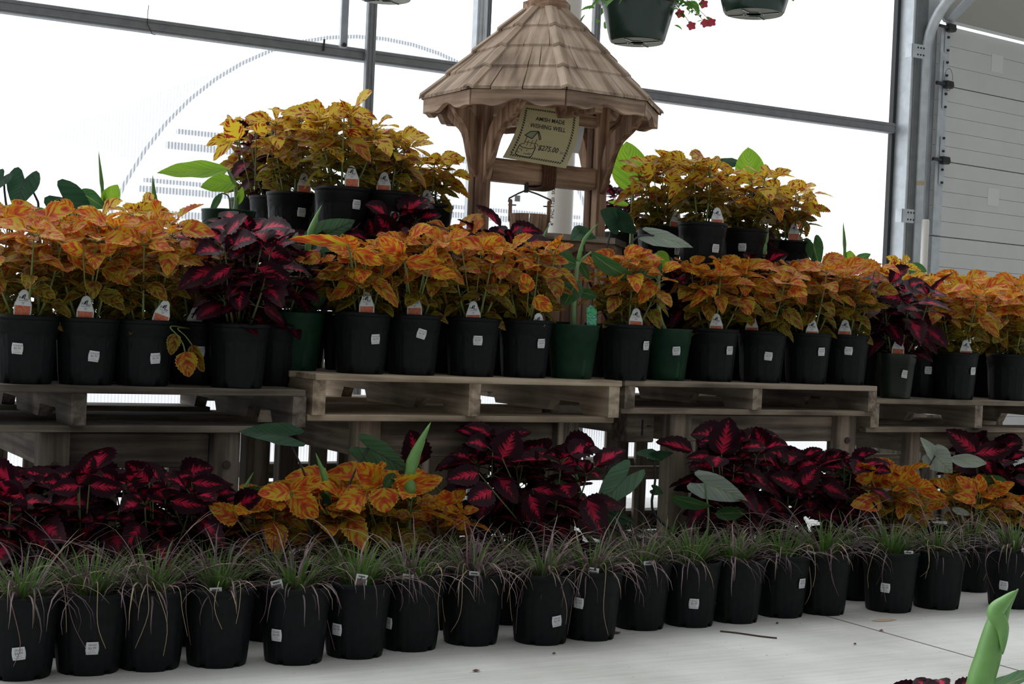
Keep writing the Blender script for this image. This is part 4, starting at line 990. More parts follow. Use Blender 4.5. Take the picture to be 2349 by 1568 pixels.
POTS = []
def free_spot(x, y, z, ylo, yhi):
    def ok(a, c): return all(abs(z-p[2]) > .16 or math.hypot(a-p[0], c-p[1]) > .164 for p in POTS)
    if ok(x, y): return x, y
    best_ = None
    for dx in np.arange(-.16, .161, .02):
        for dy in np.arange(-.5, .501, .02):
            a, c = x+dx, y+dy
            if ylo <= c <= yhi and ok(a, c):
                s_ = abs(dx)*1.5+abs(dy)
                if best_ is None or s_ < best_[0]: best_ = (s_, a, c)
    return (best_[1], best_[2]) if best_ else (x, y)
def potted(name, loc, kind, label, cat, group, stk=None, words='COLEUS', tagk=None, sticker_tilt=0., drop_soil=.02, hide=None):
    """stk=(px,py,tilt) of the sticker in the photo; tagk=(kind,px,rise,tilt)"""
    loc = np.array(loc, float)
    if hide: loc[0], loc[1] = free_spot(loc[0], loc[1], loc[2], *hide)
    POTS.append(tuple(loc)); assert len(label.split()) <= 16, label
    root = empty(name, tuple(loc), label, cat, group)
    p = link('pot', PM[kind], root); p.rotation_euler = (0, 0, 0)
    link('soil', SM[kind], root, (0, 0, POTH[kind]-drop_soil))
    ac = math.atan2(CAM[1]-loc[1], CAM[0]-loc[0]); cx_, cy_, dep = proj(loc+[0, 0, POTH[kind]*.5]); pxm = F/dep
    if stk:
        lat = (stk[0]-cx_)/pxm; r_ = sum(POTR[kind])/2; dl = math.asin(max(-.97, min(.97, lat/r_)))
        z = POTH[kind]*.5-(stk[1]-cy_)/pxm+ROLL*lat
        z = min(max(z, .02), POTH[kind]*.70); sticker(p, kind, ac+dl, z, math.radians(stk[2] if len(stk) > 2 else 0), words)
    av = None
    if tagk:
        lat = (tagk[1]-cx_)/pxm; rr = POTR[kind][1]*.84; lat = max(-rr*.8, min(rr*.8, lat)); dl = math.asin(lat/rr)
        pt_ = np.array([rr*math.cos(ac+dl), rr*math.sin(ac+dl), POTH[kind]]); tagobj(root, tagk[0], pt_, ac+dl*.35, math.radians(tagk[3]), tagk[2])
        rt = np.array([-math.sin(ac), math.cos(ac), 0]); av = (rt, float(np.dot(pt_, rt)), .062)
    return root, av

# ---------------------------------------------------------------- floor row of fountain grass
def floor_pt(px, py, r=.062):
    p = at_Z(px, py, 0); d = unit((p-CAM)*[1, 1, 0]); return p+d*r
GR = 'potted fountain grasses on the floor'
gl = [ # px, bottom y, H, R, green, sticker, tag, label, hang
 (42, 1562, .16, .15, .55, (45, 1481, 6), None, 'leftmost floor pot of purple fountain grass, cut by the left picture edge', 3),
 (201, 1550, .17, .16, .55, (213, 1470, 0), None, 'floor pot of fountain grass second from left, square price sticker on its front', 3),
 (341, 1541, .18, .16, .45, None, None, 'floor pot of fountain grass third from left, straw blades hanging over its bare front', 6),
 (496, 1533, .16, .16, .6, None, ('grass', 492, .006, 4), 'fourth floor pot of green fountain grass, no sticker, tag tip at its rim', 3),
 (672, 1526, .15, .14, .6, (636, 1442, 0), ('grass', 634, .016, 16), 'fifth floor pot of fountain grass with one long straw blade down its front', 2),
 (812, 1512, .18, .16, .6, (774, 1430, -3), ('grass', 824, .024, -8), 'sixth floor pot of fountain grass, white picture tag leaning at its rim', 3),
 (937, 1495, .16, .16, .55, (891, 1417, -4), ('grass', 933, .012, -2), 'seventh floor pot of fountain grass with sticker half hidden at its left side', 4),
 (1078, 1482, .17, .17, .3, None, ('grass', 1085, .010, -2), 'eighth floor pot of dark fountain grass with bent straw blades on its front', 5),
 (1238, 1480, .15, .19, .45, (1279, 1413, 8), None, 'floor pot of pinkish fountain grass left of centre gap, square sticker low at its right', 6),
 (1349, 1470, .17, .17, .4, (1328, 1371, -5), ('grass', 1358, .012, -6), 'floor pot of fountain grass touching the right side of the pinkish one, sticker high left', 3),
 (1464, 1446, .15, .15, .4, None, ('grass', 1485, .010, 4), 'eleventh floor pot of fountain grass, no sticker, white tag tip on its front rim', 2),
 (1578, 1439, .17, .14, .7, (1593, 1373, -2), None, 'floor pot of bright green fountain grass with one sticker, right of centre', 2),
 (1681, 1430, .15, .13, .6, None, None, 'bare black floor pot of fountain grass just right of the bright green one', 1),
 (1786, 1417, .15, .13, .55, (1838, 1330, 0), None, 'floor pot of fountain grass with a sticker seen edge on at its right side', 1),
 (1882, 1411, .18, .17, .4, None, ('grass', 1858, .006, -10), 'floor pot of fountain grass with a bundle of straw blades hanging over its right side', 8),
 (2037, 1405, .17, .14, .7, (2032, 1339, -3), ('grass', 2080, .008, 0), 'floor pot of green fountain grass beside the rust stain on the concrete', 3),
 (2146, 1398, .16, .15, .6, None, None, 'floor pot of fountain grass left of the foreground canna leaf, no sticker', 3),
 (2318, 1396, .17, .15, .5, (2304, 1335, -3), ('grass', 2349, .010, 0), 'rightmost floor pot of fountain grass, cut by the right picture edge', 3),
]
for i, (px, py, H_, R_g, gr, st, tg, lab, hg) in enumerate(gl):
    r, av = potted('potted_grass', floor_pt(px, py), 'floor', lab, 'potted plant', GR, st, 'GRASS', tg)
    grass(r, .178, H_, R_g, 100+i, 165, gr, max(1, int(hg*.7)))
# second floor row of grasses, seen between the front ones
for i, (px, Y, lab) in enumerate([(122, 3.34, 'shaded grass pot behind the gap between the first two floor pots'), (268, 3.36, 'shaded grass pot behind the gap between the second and third floor pots'),
     (420, 3.38, 'shaded grass pot behind the gap between the third and fourth floor pots'), (585, 3.40, 'shaded grass pot behind the gap between the fourth and fifth floor pots'), (745, 3.42, 'shaded grass pot behind the gap between the fifth and sixth floor pots'),
     (1010, 3.46, 'shaded grass pot behind the gap left of the dark eighth floor pot'), (1165, 3.48, 'shaded grass pot behind and left of the pinkish grass'), (1405, 3.52, 'shaded grass pot behind the gap right of the pot with the high left sticker'),
     (1520, 3.54, 'shaded grass pot left behind the bright green grass'), (1735, 3.58, 'shaded grass pot behind two bare black pots right of the bright green grass'), (1955, 3.60, 'shaded grass pot behind the bundle of hanging straw blades'), (2225, 3.66, 'shaded grass pot second from the right edge, behind its neighbours')]):
    r, av = potted('potted_grass', (xat(px, 3.56, .1), 3.56, 0), 'floor', lab, 'potted plant', GR, (2200, 1250, 0) if px == 2225 else None, 'GRASS', hide=(3.5, 3.6))
    grass(r, .178, .16, .14, 200+i, 90, .4, 0 if px != 2225 else 3)


# large single leaves that stand out in the photo, keyed by the plant's position
def big(b, t, w, Y, age=.97, tilt=12, dy=-.02, r=.4, tpl='c1'): return dict(b=b, t=t, w=w, Y=Y, age=age, tilt=tilt, dy=dy, r=r, tpl=tpl, frm=[], root=1, sr=.0018, droop=.0)
HR = {
 872: [big((872, 1112), (818, 1062), 34, 3.62, r=.1, tilt=5), big((880, 1118), (882, 1176), 38, 3.58, r=.7, tilt=5), big((900, 1112), (1004, 1104), 27, 3.60, r=.3, tilt=25), big((838, 1134), (770, 1164), 26, 3.60, r=.9)],
 678: [big((668, 1126), (738, 1094), 22, 3.60, r=.25), big((664, 1128), (590, 1132), 24, 3.60, r=.6, tilt=25), big((672, 1136), (730, 1186), 34, 3.58, r=.85, tilt=5)],
 565: [big((545, 1192), (478, 1158), 26, 3.62, age=.8, r=.15)],
 1015: [big((1022, 1160), (1020, 1122), 27, 3.64, r=.35, tilt=5), big((1045, 1195), (1080, 1200), 20, 3.64, r=.55)],
 1660: [big((1655, 1042), (1673, 956), 42, 3.70, tilt=8), big((1648, 1046), (1640, 1072), 30, 3.66), big((1630, 1045), (1574, 1050), 16, 3.70)],
 1800: [big((1752, 1040), (1732, 978), 32, 3.72), big((1836, 1115), (1765, 1090), 26, 3.68, tilt=20), big((1838, 1112), (1878, 1068), 28, 3.68)],
 1150: [big((1152, 1050), (1182, 984), 42, 3.66, tilt=8), big((1098, 1085), (1022, 1100), 28, 3.62), big((1222, 1120), (1306, 1134), 24, 3.62), big((1130, 1125), (1072, 1150), 34, 3.60), big((1215, 1135), (1240, 1195), 30, 3.58)],
 975: [big((962, 1066), (940, 985), 38, 3.78)],
 2245: [big((2240, 1036), (2170, 984), 30, 3.86, tilt=5), big((2238, 1040), (2322, 1030), 27, 3.86, tilt=5), big((2262, 1055), (2276, 1090), 20, 3.84)],
 170: [big((178, 1112), (214, 1044), 30, 3.60), big((182, 1114), (112, 1124), 24, 3.58), big((205, 1112), (282, 1120), 26, 3.58)],
 350: [big((342, 1106), (288, 1058), 32, 3.60, tilt=5), big((350, 1110), (378, 1146), 26, 3.58)],
 455: [big((440, 1106), (518, 1112), 23, 3.64, tilt=5), big((392, 1148), (478, 1162), 27, 3.60, tilt=10)],
 2045: [big((2000, 1100), (1966, 1062), 26, 3.72, r=.2, tilt=5), big((2095, 1115), (2090, 1075), 20, 3.72, r=.6), big((2108, 1120), (2172, 1142), 14, 3.70, r=.8, tilt=20), big((2020, 1150), (1950, 1158), 24, 3.70, r=.5)],
 2235: [big((2242, 1130), (2192, 1092), 20, 3.74, r=.3), big((2248, 1128), (2245, 1086), 18, 3.74, r=.6), big((2238, 1145), (2184, 1138), 15, 3.72, r=.8)],
 905: [big((895, 545), (865, 490), 34, 4.06, tilt=8), big((905, 545), (960, 552), 22, 4.04), big((858, 538), (846, 500), 24, 4.08)],
 800: [big((805, 528), (722, 546), 20, 4.06, tilt=15)],
 545: [big((560, 585), (520, 538), 34, 3.86, tilt=5), big((560, 582), (590, 540), 26, 3.88), big((600, 570), (672, 600), 28, 3.84, tilt=8), big((590, 612), (668, 645), 30, 3.84, tilt=8), big((548, 660), (550, 714), 26, 3.82, tilt=0), big((530, 612), (462, 660), 22, 3.84)],
 2055.5: [], 'TL785': [big((722, 292), (726, 226), 29, 4.35, age=1.5, tilt=5)], 'TL585': [big((548, 320), (518, 272), 27, 4.4, age=1.5, tilt=5), big((588, 305), (610, 283), 20, 4.4, age=1.5)],
 'TR1612': [big((1626, 404), (1622, 360), 25, 4.2, age=1.5, tilt=5), big((1655, 425), (1660, 392), 22, 4.2, age=1.5)], 'TR1812': [big((1856, 482), (1866, 449), 19, 4.55, age=1.5, tilt=5), big((1798, 455), (1806, 426), 19, 4.55, age=1.5)],
 'TR1515': [big((1500, 400), (1470, 380), 20, 4.2, age=1.5), big((1540, 425), (1542, 392), 22, 4.2, age=1.5)],
 2054: [big((2052, 642), (2054, 594), 31, 4.22, age=1.5, tilt=5)],
 828: [big((800, 560), (662, 548), 15, 3.84, r=.2, tilt=20), big((812, 575), (880, 605), 20, 3.82, r=.7, tilt=15), big((798, 565), (806, 540), 26, 3.86, r=.5)],
 946: [big((925, 590), (870, 545), 27, 3.84, r=.3, tilt=12), big((930, 600), (1016, 600), 20, 3.82, r=.8, tilt=10), big((975, 612), (995, 562), 20, 3.82, r=.55), big((985, 618), (1048, 632), 18, 3.80, r=.9, tilt=10)],
 1083: [big((1060, 575), (1030, 555), 16, 3.84, r=.3), big((1105, 565), (1155, 545), 18, 3.84, r=.6)],
 1203: [big((1212, 670), (1200, 625), 20, 3.82, r=.4), big((1225, 682), (1268, 712), 20, 3.80, r=.7)],
 198: [big((190, 575), (140, 565), 18, 3.82, r=.2), big((232, 580), (270, 560), 16, 3.82, r=.5), big((290, 560), (250, 500), 30, 3.9, r=.9)],
}

# ---------------------------------------------------------------- coleus builder by photo position
def cplant(px, Y, z, top, kind, label, group, seed, pot='black', stk=None, tg=None, R=.12, leaf=.078, nst=6, gold=0, dens=1., heroes=(), name='potted_coleus', hide=None):
    x = xat(px, Y, z+.08); r, av = potted(name, (x, Y, z), pot, label, 'potted plant', group, stk, 'COLEUS', tg, hide=hide); x, Y = r.location[0], r.location[1]
    u_, v_, dep = proj((x, Y, z+POTH[pot])); Hh = max(.08, (v_-top)*dep/F)
    key = 2054 if (px == 2055 and kind == 'orange') else (None if (px == 2055 or seed == 22) else px)
    hs = [dict(h, tpl=h['tpl']) for h in HR.get(key, [])]
    if len(hs) > 1 and z == 0: Hh *= .86
    coleus(r, POTH[pot], Hh, R, seed, kind, leaf, nst, dens, gold, av, tuple(heroes)+tuple(hs)); return r
G1, G2, G3 = 'coleus on the middle shelf', 'coleus on the upper left tier', 'coleus on the upper right tier'
YM = 3.945
mid = [ # px, Y, z, top, kind, seed, pot, sticker, tag, R, leaf, label
 (58, YM, T1, 500, 'orange', 1, 'black', (41, 797, -3), ('coleus', 48, .064, -3), .14, .085, 'orange coleus at the left end of the middle shelf, its tall white tag facing front'),
 (198, YM, T1, 505, 'orange', 2, 'black', (215, 815, -6), ('coleus', 192, .056, -2), .14, .085, 'orange coleus second from left on the middle shelf, sticker low right of centre'),
 (328, YM, T1, 500, 'orange', 3, 'black', (356, 820, 4), ('coleus', 363, .056, -18), .14, .085, 'orange coleus third from left on the middle shelf, its tag leaning right'),
 (448, 4.06, T1, 560, 'orange', 4, 'black', (458, 804, 0), ('coleus', 443, .040, -4), .11, .075, 'shaded orange coleus set back left of the front red coleus on the middle shelf'),
 (545, YM-.03, T1, 520, 'red', 5, 'black', None, None, .15, .105, 'big dark red coleus on the middle shelf at the right end of the left pallet'),
 (828, YM, T2, 560, 'orange', 6, 'black', (860, 777, 4), ('coleus', 838, .058, 2), .14, .088, 'orange coleus at the left end of the pale centre pallet, sticker at its right side'),
 (946, YM, T2, 540, 'orange', 7, 'black', (965, 765, -14), ('coleus', 948, .060, 2), .13, .088, 'orange coleus second from left on the pale centre pallet, its sticker tilted'),
 (1083, YM, T2, 550, 'orange', 8, 'black', (1095, 780, 0), ('coleus', 1083, .048, 3), .13, .085, 'orange coleus on the pale centre pallet with a level sticker on its front'),
 (1203, YM, T2, 560, 'orange', 9, 'black', (1240, 787, 2), ('coleus', 1232, .022, 0), .12, .085, 'orange coleus left of the round green canna pot on the pale centre pallet'),
 (1436, YM, T2, 585, 'orange', 10, 'black', (1480, 792, 2), ('coleus', 1455, .052, -2), .13, .080, 'orange coleus between the two green pots on the middle shelf'),
 (1634, YM+.06, T3, 600, 'orange', 11, 'black', (1672, 803, 2), ('coleus', 1640, .050, 1), .14, .088, 'orange coleus first of four on the brown pallet, beside the second green pot'),
 (1746, YM+.06, T3, 610, 'orange', 12, 'black', (1762, 816, -4), ('coleus', 1722, .050, 2), .13, .088, 'orange coleus second of four in a row on the brown pallet, sticker low'),
 (1850, YM+.06, T3, 600, 'orange', 13, 'black', (1882, 806, 2), ('coleus', 1860, .046, 0), .13, .085, 'orange coleus third of four on the brown pallet, sticker at its right side'),
 (1938, YM+.06, T3, 600, 'orange', 14, 'black', (1945, 804, -2), ('coleus', 1935, .052, 0), .13, .088, 'orange coleus last of four in a row on the brown pallet, sticker centred'),
 (2055, YM+.06, T4, 650, 'red', 15, 'square', (2075, 857, -8), ('coleus', 2057, .058, -1), .13, .10, 'dark red coleus in a small square pot at the left end of the rightmost pallet'),
 (2112, YM+.20, T4, 640, 'orange', 16, 'black', (2128, 848, 0), None, .13, .085, 'orange coleus behind the small square pot on the rightmost pallet'),
 (2190, YM+.08, T4, 640, 'orange', 17, 'black', (2229, 850, 2), ('coleus', 2212, .046, 1), .14, .090, 'orange coleus in the middle of the rightmost pallet, sticker at its right side'),
 (2312, YM+.08, T4, 655, 'orange', 18, 'black', None, None, .14, .090, 'orange coleus on the rightmost pallet cut by the right picture edge'),
]
for (px, Y, z, top, kind, sd_, pot, stk, tg, R, lf, lab) in mid:
    hr_ = [dict(b=(424, 806), t=(434, 862), w=27, Y=3.85, dy=-.01, tpl='c0', age=.55, tilt=5, frm=[(392, 748), (408, 770), (420, 790)], sr=.0018, root=1), dict(b=(440, 790), t=(468, 850), w=16, Y=3.86, dy=0, tpl='c1', age=.1, tilt=30, frm=[(408, 752), (425, 770)], sr=.0015, root=1), dict(b=(405, 765), t=(392, 812), w=17, Y=3.86, dy=0, tpl='c2', age=.1, tilt=30)] if px == 448 else ()
    cplant(px, Y, z, top, kind, lab, G1, sd_, pot, stk, tg, R, lf if kind == 'orange' else .12, nst=7 if kind == 'orange' else 6, dens=1. if kind == 'orange' else .8, heroes=hr_)
back = [ # second and third rows of the middle shelf
 (-10, 4.14, T1, 470, 'orange', 'orange coleus behind the left end of the middle shelf, its top above the front plants', .14),
 (128, 4.15, T1, 480, 'orange', 'orange coleus behind the first two pots of the middle shelf', .13),
 (262, 4.15, T1, 478, 'orange', 'golden topped coleus behind the second and third pots of the middle shelf', .13),
 (392, 4.15, T1, 500, 'orange', 'orange coleus behind the plant with the leaning tag on the middle shelf', .13),
 (470, 4.20, T1, 505, 'red', 'dark red coleus behind the shelf, left below the pot of the upper left canna', .13),
 (610, 4.14, T1, 545, 'red', 'dark red coleus behind the big front red one on the middle shelf', .12),
 (800, 4.16, T2, 520, 'red', 'dark red coleus behind the leftmost orange plants of the centre pallet', .13),
 (905, 4.14, T2, 490, 'red', 'dark red coleus with large crimson leaves below the upper left black pots', .13),
 (1010, 4.15, T2, 520, 'orange', 'orange coleus behind the tilted sticker plant on the centre pallet', .12),
 (1090, 4.12, T2, 525, 'red', 'dark red coleus in front of the wishing well rim at its left', .11),
 (1570, 4.12, T3, 600, 'red', 'dark red coleus behind the second green pot on the middle shelf', .12),
 (1700, 4.16, T3, 590, 'red', 'dark red coleus below the tall pots of the upper right tier', .13),
 (1790, 4.17, T3, 600, 'red', 'dark red coleus below the rightmost pot of the upper right tier', .13),
 (1895, 4.16, T3, 610, 'red', 'dark red coleus behind the last two plants of the brown pallet', .12),
 (1990, 4.2, T4+.0, 640, 'red', 'dark red coleus behind the joint of the brown and rightmost pallets', .12),
 (2055, 4.30, T4, 600, 'orange', 'golden coleus with a single round upright leaf in front of the door column', .12),
 (2165, 4.32, T4, 635, 'orange', 'golden coleus in the back row in front of the garage door', .13),
 (2262, 4.22, T4, 640, 'orange', 'orange coleus behind the middle of the rightmost pallet', .13),
 (2350, 4.30, T4, 650, 'orange', 'golden coleus in the back row at the right picture edge', .13),
]
for i, (px, Y, z, top, kind, lab, R) in enumerate(back):
    x = xat(px, Y, z+.1)
    if px == 1990: x = max(x, xl4+.1)
    cplant(px if px != 1990 else proj((x, Y, z+.1))[0], Y, z, top, kind, lab, G1, 300+i, 'black', None, None, R, .088 if kind == 'orange' else .115, nst=6 if kind == 'orange' else 5, gold=1 if px in (262, 2055, 2165, 2350) else 0, dens=1. if kind == 'orange' else .8, hide=(4.08, 4.6))
# upper tiers: (px of rim centre, rim y, top y)
def tplant(px, ry, top, z, kind, label, group, seed, stk=None, tg=None, R=.12, lf=.075, gold=1, nst=7):
    p = at_Z(px, ry, z+PH); r, av = potted('potted_coleus', (p[0], p[1], z), 'black', label, 'potted plant', group, stk, 'COLEUS', tg)
    dep = proj(p)[2]; coleus(r, PH, (ry-top)*dep/F, R, seed, kind, lf*1.12, nst, 1., gold, av, HR.get(('TL' if z == TL else 'TR')+str(px), ())  if kind == 'orange' else ()); return r
tplant(585, 457, 270, TL, 'orange', 'golden coleus at the left end of the upper left tier, no tag visible', G2, 31, None, None, .10, .072)
tplant(672, 443, 262, TL, 'orange', 'golden coleus second from left on the upper left tier, sticker right of centre', G2, 32, (690, 490, -3), ('coleus', 694, .062, 0), .12, .075)
tplant(785, 431, 240, TL, 'orange', 'tallest golden coleus in the middle of the upper left tier', G2, 33, (815, 470, -2), ('coleus', 804, .064, 2), .12, .078)
tplant(890, 441, 300, TL, 'orange', 'golden coleus right of the tallest one on the upper left tier', G2, 34, (904, 500, -4), ('coleus', 877, .056, 0), .12, .072)
tplant(983, 470, 362, TL, 'orange', 'smaller golden coleus at the right end of the upper left tier beside the well post', G2, 35, (984, 515, -4), ('coleus', 980, .046, 12), .10, .07)
tplant(630, 452, 290, TL, 'red', 'dark red coleus peeking out left behind the upper left tier plants', G2, 36, None, None, .13, .08, 0, 4)
tplant(845, 452, 310, TL, 'red', 'dark red coleus half hidden behind the tallest golden coleus', G2, 37, None, None, .10, .08, 0, 4)
tplant(1515, 521, 368, TR, 'orange', 'golden coleus at the left end of the upper right tier, tag leaning right', G3, 41, (1552, 577, 2), ('coleus', 1546, .058, -8), .12, .075)
tplant(1612, 512, 362, TR, 'orange', 'golden coleus second from left on the upper right tier, sticker on its right', G3, 42, (1641, 572, -2), ('coleus', 1642, .052, 0), .11, .072)
tplant(1708, 526, 395, TR, 'orange', 'golden coleus third from left on the upper right tier without visible tag', G3, 43, (1702, 570, 0), None, .12, .072)
tplant(1812, 553, 430, TR, 'orange', 'golden coleus at the right end of the upper right tier, tall tag on its front', G3, 44, None, ('coleus', 1818, .066, 0), .11, .072)
tplant(1462, 532, 430, TR, 'red', 'dark red coleus peeking out at the left behind the upper right tier', G3, 45, None, None, .08, .07, 0, 4).location.y += .10
tplant(1770, 545, 430, TR, 'red', 'dark red coleus half hidden behind the right plants of the upper right tier', G3, 46, None, None, .10, .075, 0, 4).location.y += .08
# floor coleus behind the grasses
G4 = 'coleus on the floor in front of the support frames'
fl_ = [(20, 3.60, 1105, 'red', 'dark red coleus on the floor at the left picture edge', .13, .10), (170, 3.60, 1050, 'red', 'dark red coleus on the floor before the knotty post at left', .15, .105),
 (350, 3.62, 1060, 'red', 'dark red coleus on the floor before the grey rail at left, leaf tips pointing right', .15, .105), (455, 3.70, 1100, 'red', 'smaller dark red coleus on the floor left of the bright orange ones', .10, .09),
 (565, 3.62, 1135, 'orange', 'small orange coleus on the floor left of the two big orange ones', .09, .08), (678, 3.60, 1095, 'orange', 'bright orange coleus on the floor, shorter of the two big ones', .13, .11),
 (872, 3.62, 1055, 'orange', 'bright orange coleus on the floor, tallest orange one in the front row', .15, .11), (1015, 3.66, 1140, 'orange', 'small orange coleus on the floor left of the big dark red one', .09, .075),
 (975, 3.78, 990, 'red', 'tall dark red coleus on the floor behind the green spear leaf', .11, .10), (1150, 3.66, 990, 'red', 'big dark red coleus on the floor below the pale centre pallet', .16, .11),
 (1660, 3.70, 965, 'red', 'tall dark red coleus on the floor with one leaf rising over the rail', .12, .11), (1800, 3.72, 1010, 'red', 'wide dark red coleus on the floor below the brown pallet', .15, .105),
 (1915, 3.74, 1050, 'red', 'dark red coleus on the floor before the right bolted post', .13, .10), (2045, 3.74, 1065, 'orange', 'orange coleus on the floor right of the bolted post', .14, .095),
 (2235, 3.76, 1095, 'orange', 'orange coleus on the floor below the rightmost pallet', .13, .09), (2340, 3.72, 1190, 'orange', 'small orange coleus on the floor at the right picture edge', .10, .075),
 (2245, 3.90, 990, 'red', 'dark red coleus on the floor with two large leaves before the rightmost pallet', .12, .12), (2345, 3.88, 1070, 'red', 'dark red coleus on the floor at the right picture edge', .12, .10)]
for i, (px, Y, top, kind, lab, R, lf) in enumerate(fl_):
    cplant(px, Y+.09, 0, top, kind, lab, G4, 400+i, 'black', None, None, R, lf*(1.15 if kind == 'red' else 1.08), nst=6 if kind == 'red' else 5, dens=.8, hide=(3.64, 3.79))

# ---------------------------------------------------------------- cannas and elephant ears, leaf by leaf
def leafy(name, px, Y, z, pot, label, leaves, spears=(), stalks=(), mat='canna', stmat='stalk', stk=None, tg=None, group=None, cat='potted plant', hide=None):
    x = xat(px, Y, z+.08); r, av = potted(name, (x, Y, z), pot, label, cat, group or 'cannas and elephant ears among the coleus', stk, 'CANNA', tg, hide=None if hide is False else ((3.6, 3.79) if z == 0 else (4.0, 4.95)))
    loc = np.array(r.location); st = MB(); stem0 = np.array([0, 0, POTH[pot]-.022])
    groups = {}
    for h in leaves:
        m_ = h.get('mat', mat); LV = Leaves(); h = dict(h); h.setdefault('Y', Y)
        hero(LV, MB(), r, h); LV.build('leaf_blade', M['L'+m_], r)
        if 'frm' in h:
            q = [at_Y(*f, h['Y'])-loc for f in h['frm']]+[at_Y(*h['b'], h['Y'])-loc]
            if h.get('root', 1): q = [stem0+np.array([R_s.uniform(-.015, .015), R_s.uniform(-.015, .015), 0])]+q
            pts = bez(q); st.tube(pts, [h.get('sr', .0035)*(1.25-.5*i/len(pts)) for i in range(len(pts))], 7)
    for (pts2, r_0) in stalks:
        q = [stem0]+[at_Y(*f, Y)-loc for f in pts2]; pts = bez(q); st.tube(pts, [r_0*(1.15-.6*i/len(pts)) for i in range(len(pts))], 9)
    if st.V: st.build('stalks', M[stmat], r, True)
    for (pts2, rmax, Ys) in spears:
        q = bez([at_Y(*f, Ys or Y)-loc for f in pts2]); n = len(q)
        b = MB(); rr = [rmax*(.55+.45*math.sin(math.pi*min(1, i/(n-1)*1.6+.15)) if i/(n-1) < .5 else max(.04, 1.0*(1-((i/(n-1)-.5)/.5)**1.4))) for i in range(n)]
        b.tube(q, rr, 10); b.tube([p+unit(np.cross(unit(q[-1]-q[0]), unit(CAM-loc)))*a*.85 for p, a in zip(q, rr)][:max(3, int(n*.85))], [max(.0008, a*.28) for a in rr][:max(3, int(n*.85))], 6)
        b.build('rolled_leaf', M['roll'], r, True)
    return r
R_s = random.Random(5)
# back-row pots stand on the middle deck, far behind: Y 4.35-4.7
leafy('potted_elephant_ear', 75, 4.50, T1, 'black', 'elephant ear with two dark veined leaves against the wall at far left', [
  dict(b=(56, 412), t=(34, 478), w=36, tpl='ear', frm=[(88, 500), (82, 452)], tilt=20, mat='eardark'),
  dict(b=(146, 454), t=(224, 512), w=44, tpl='ear', frm=[(108, 495), (124, 465)], tilt=15, mat='eardark'),
  dict(b=(8, 405), t=(-20, 440), w=18, tpl='ear', tilt=30, mat='eardark', frm=[(20, 500)])], mat='eardark', stmat='petiole')
leafy('potted_canna', 150, 4.36, T1, 'black', 'canna with a long drooping blade rising behind the orange coleus at far left', [
  dict(b=(150, 512), t=(-14, 468), w=17, tpl='canna', frm=[(155, 560)], tilt=35, droop=.04)], mat='canna')
leafy('potted_canna', 238, 4.52, T1, 'green', 'canna against the wall at left with a folded leaf under a thin dark spear', [
  dict(b=(181, 438), t=(240, 474), w=22, tpl='canna', tilt=25), dict(b=(240, 472), t=(270, 420), w=22, tpl='canna', mat='lime', tilt=15), dict(b=(200, 505), t=(258, 520), w=12, tpl='canna', tilt=20)],
  spears=[([(239, 470), (233, 420), (226, 345)], .006, None)], stalks=[([(242, 540), (240, 470)], .006)])
leafy('potted_canna', 358, 4.52, T1, 'green', 'canna with a single pale green spear left of the upper left tier', [],
  spears=[([(357, 560), (356, 500), (350, 402)], .014, None)], stalks=[([(357, 560)], .008)])
bxx = xat(527, 4.40, .9); crate(bxx-.11, bxx+.085, 4.30, 4.48, T1, .94, 'old', 'small wooden stand under the bright canna left of the upper left tier', lw=.03, ld=.03, rail=.05, bolts=False)
leafy('potted_canna', 522, 4.40, .941, 'green', 'canna in a dark green pot left of the upper left tier, long bright leaf', [
  dict(b=(522, 388), t=(360, 402), w=21, tpl='canna', mat='lime', tilt=35, droop=-.03), dict(b=(543, 418), t=(460, 425), w=22, tpl='canna', mat='lime', tilt=25),
  dict(b=(508, 443), t=(482, 492), w=9, tpl='canna', mat='canna', frm=[(528, 480), (524, 450)], sr=.0025, root=0), dict(b=(545, 470), t=(556, 425), w=9, tpl='canna', mat='lime')],
  stalks=[([(540, 480), (540, 430), (522, 388)], .008)])
leafy('potted_elephant_ear', 745, 4.70, TL, 'black', 'elephant ear whose round green leaf stands behind the tallest golden coleus', [
  dict(b=(745, 300), t=(772, 240), w=30, tpl='ear', frm=[(742, 380)], tilt=10, mat='ear'), dict(b=(650, 280), t=(655, 256), w=8, tpl='ear', mat='ear', frm=[(690, 380)])], stmat='petiole')
leafy('potted_elephant_ear', 752, 4.10, T2, 'black', 'elephant ear below the upper left pots, one broad green leaf behind crimson coleus', [
  dict(b=(735, 545), t=(815, 500), w=36, tpl='ear', frm=[(722, 600)], tilt=10, mat='ear', Y=4.05), dict(b=(1000, 532), t=(960, 548), w=8, tpl='ear', mat='ear', Y=4.05, frm=[(900, 600), (960, 560)])],
  spears=[([(705, 585), (712, 530), (738, 470)], .009, 4.03)], stmat='stalk')
leafy('potted_canna', 678, 4.07, T2, 'green', 'shaded canna in a green pot left of the first orange coleus on the centre pallet', [
  dict(b=(700, 725), t=(758, 655), w=12, tpl='canna', frm=[(690, 735)], tilt=20), dict(b=(690, 720), t=(690, 660), w=15, tpl='canna', tilt=20, frm=[(688, 735)])], group='cannas in green pots on the middle shelf', hide=False)
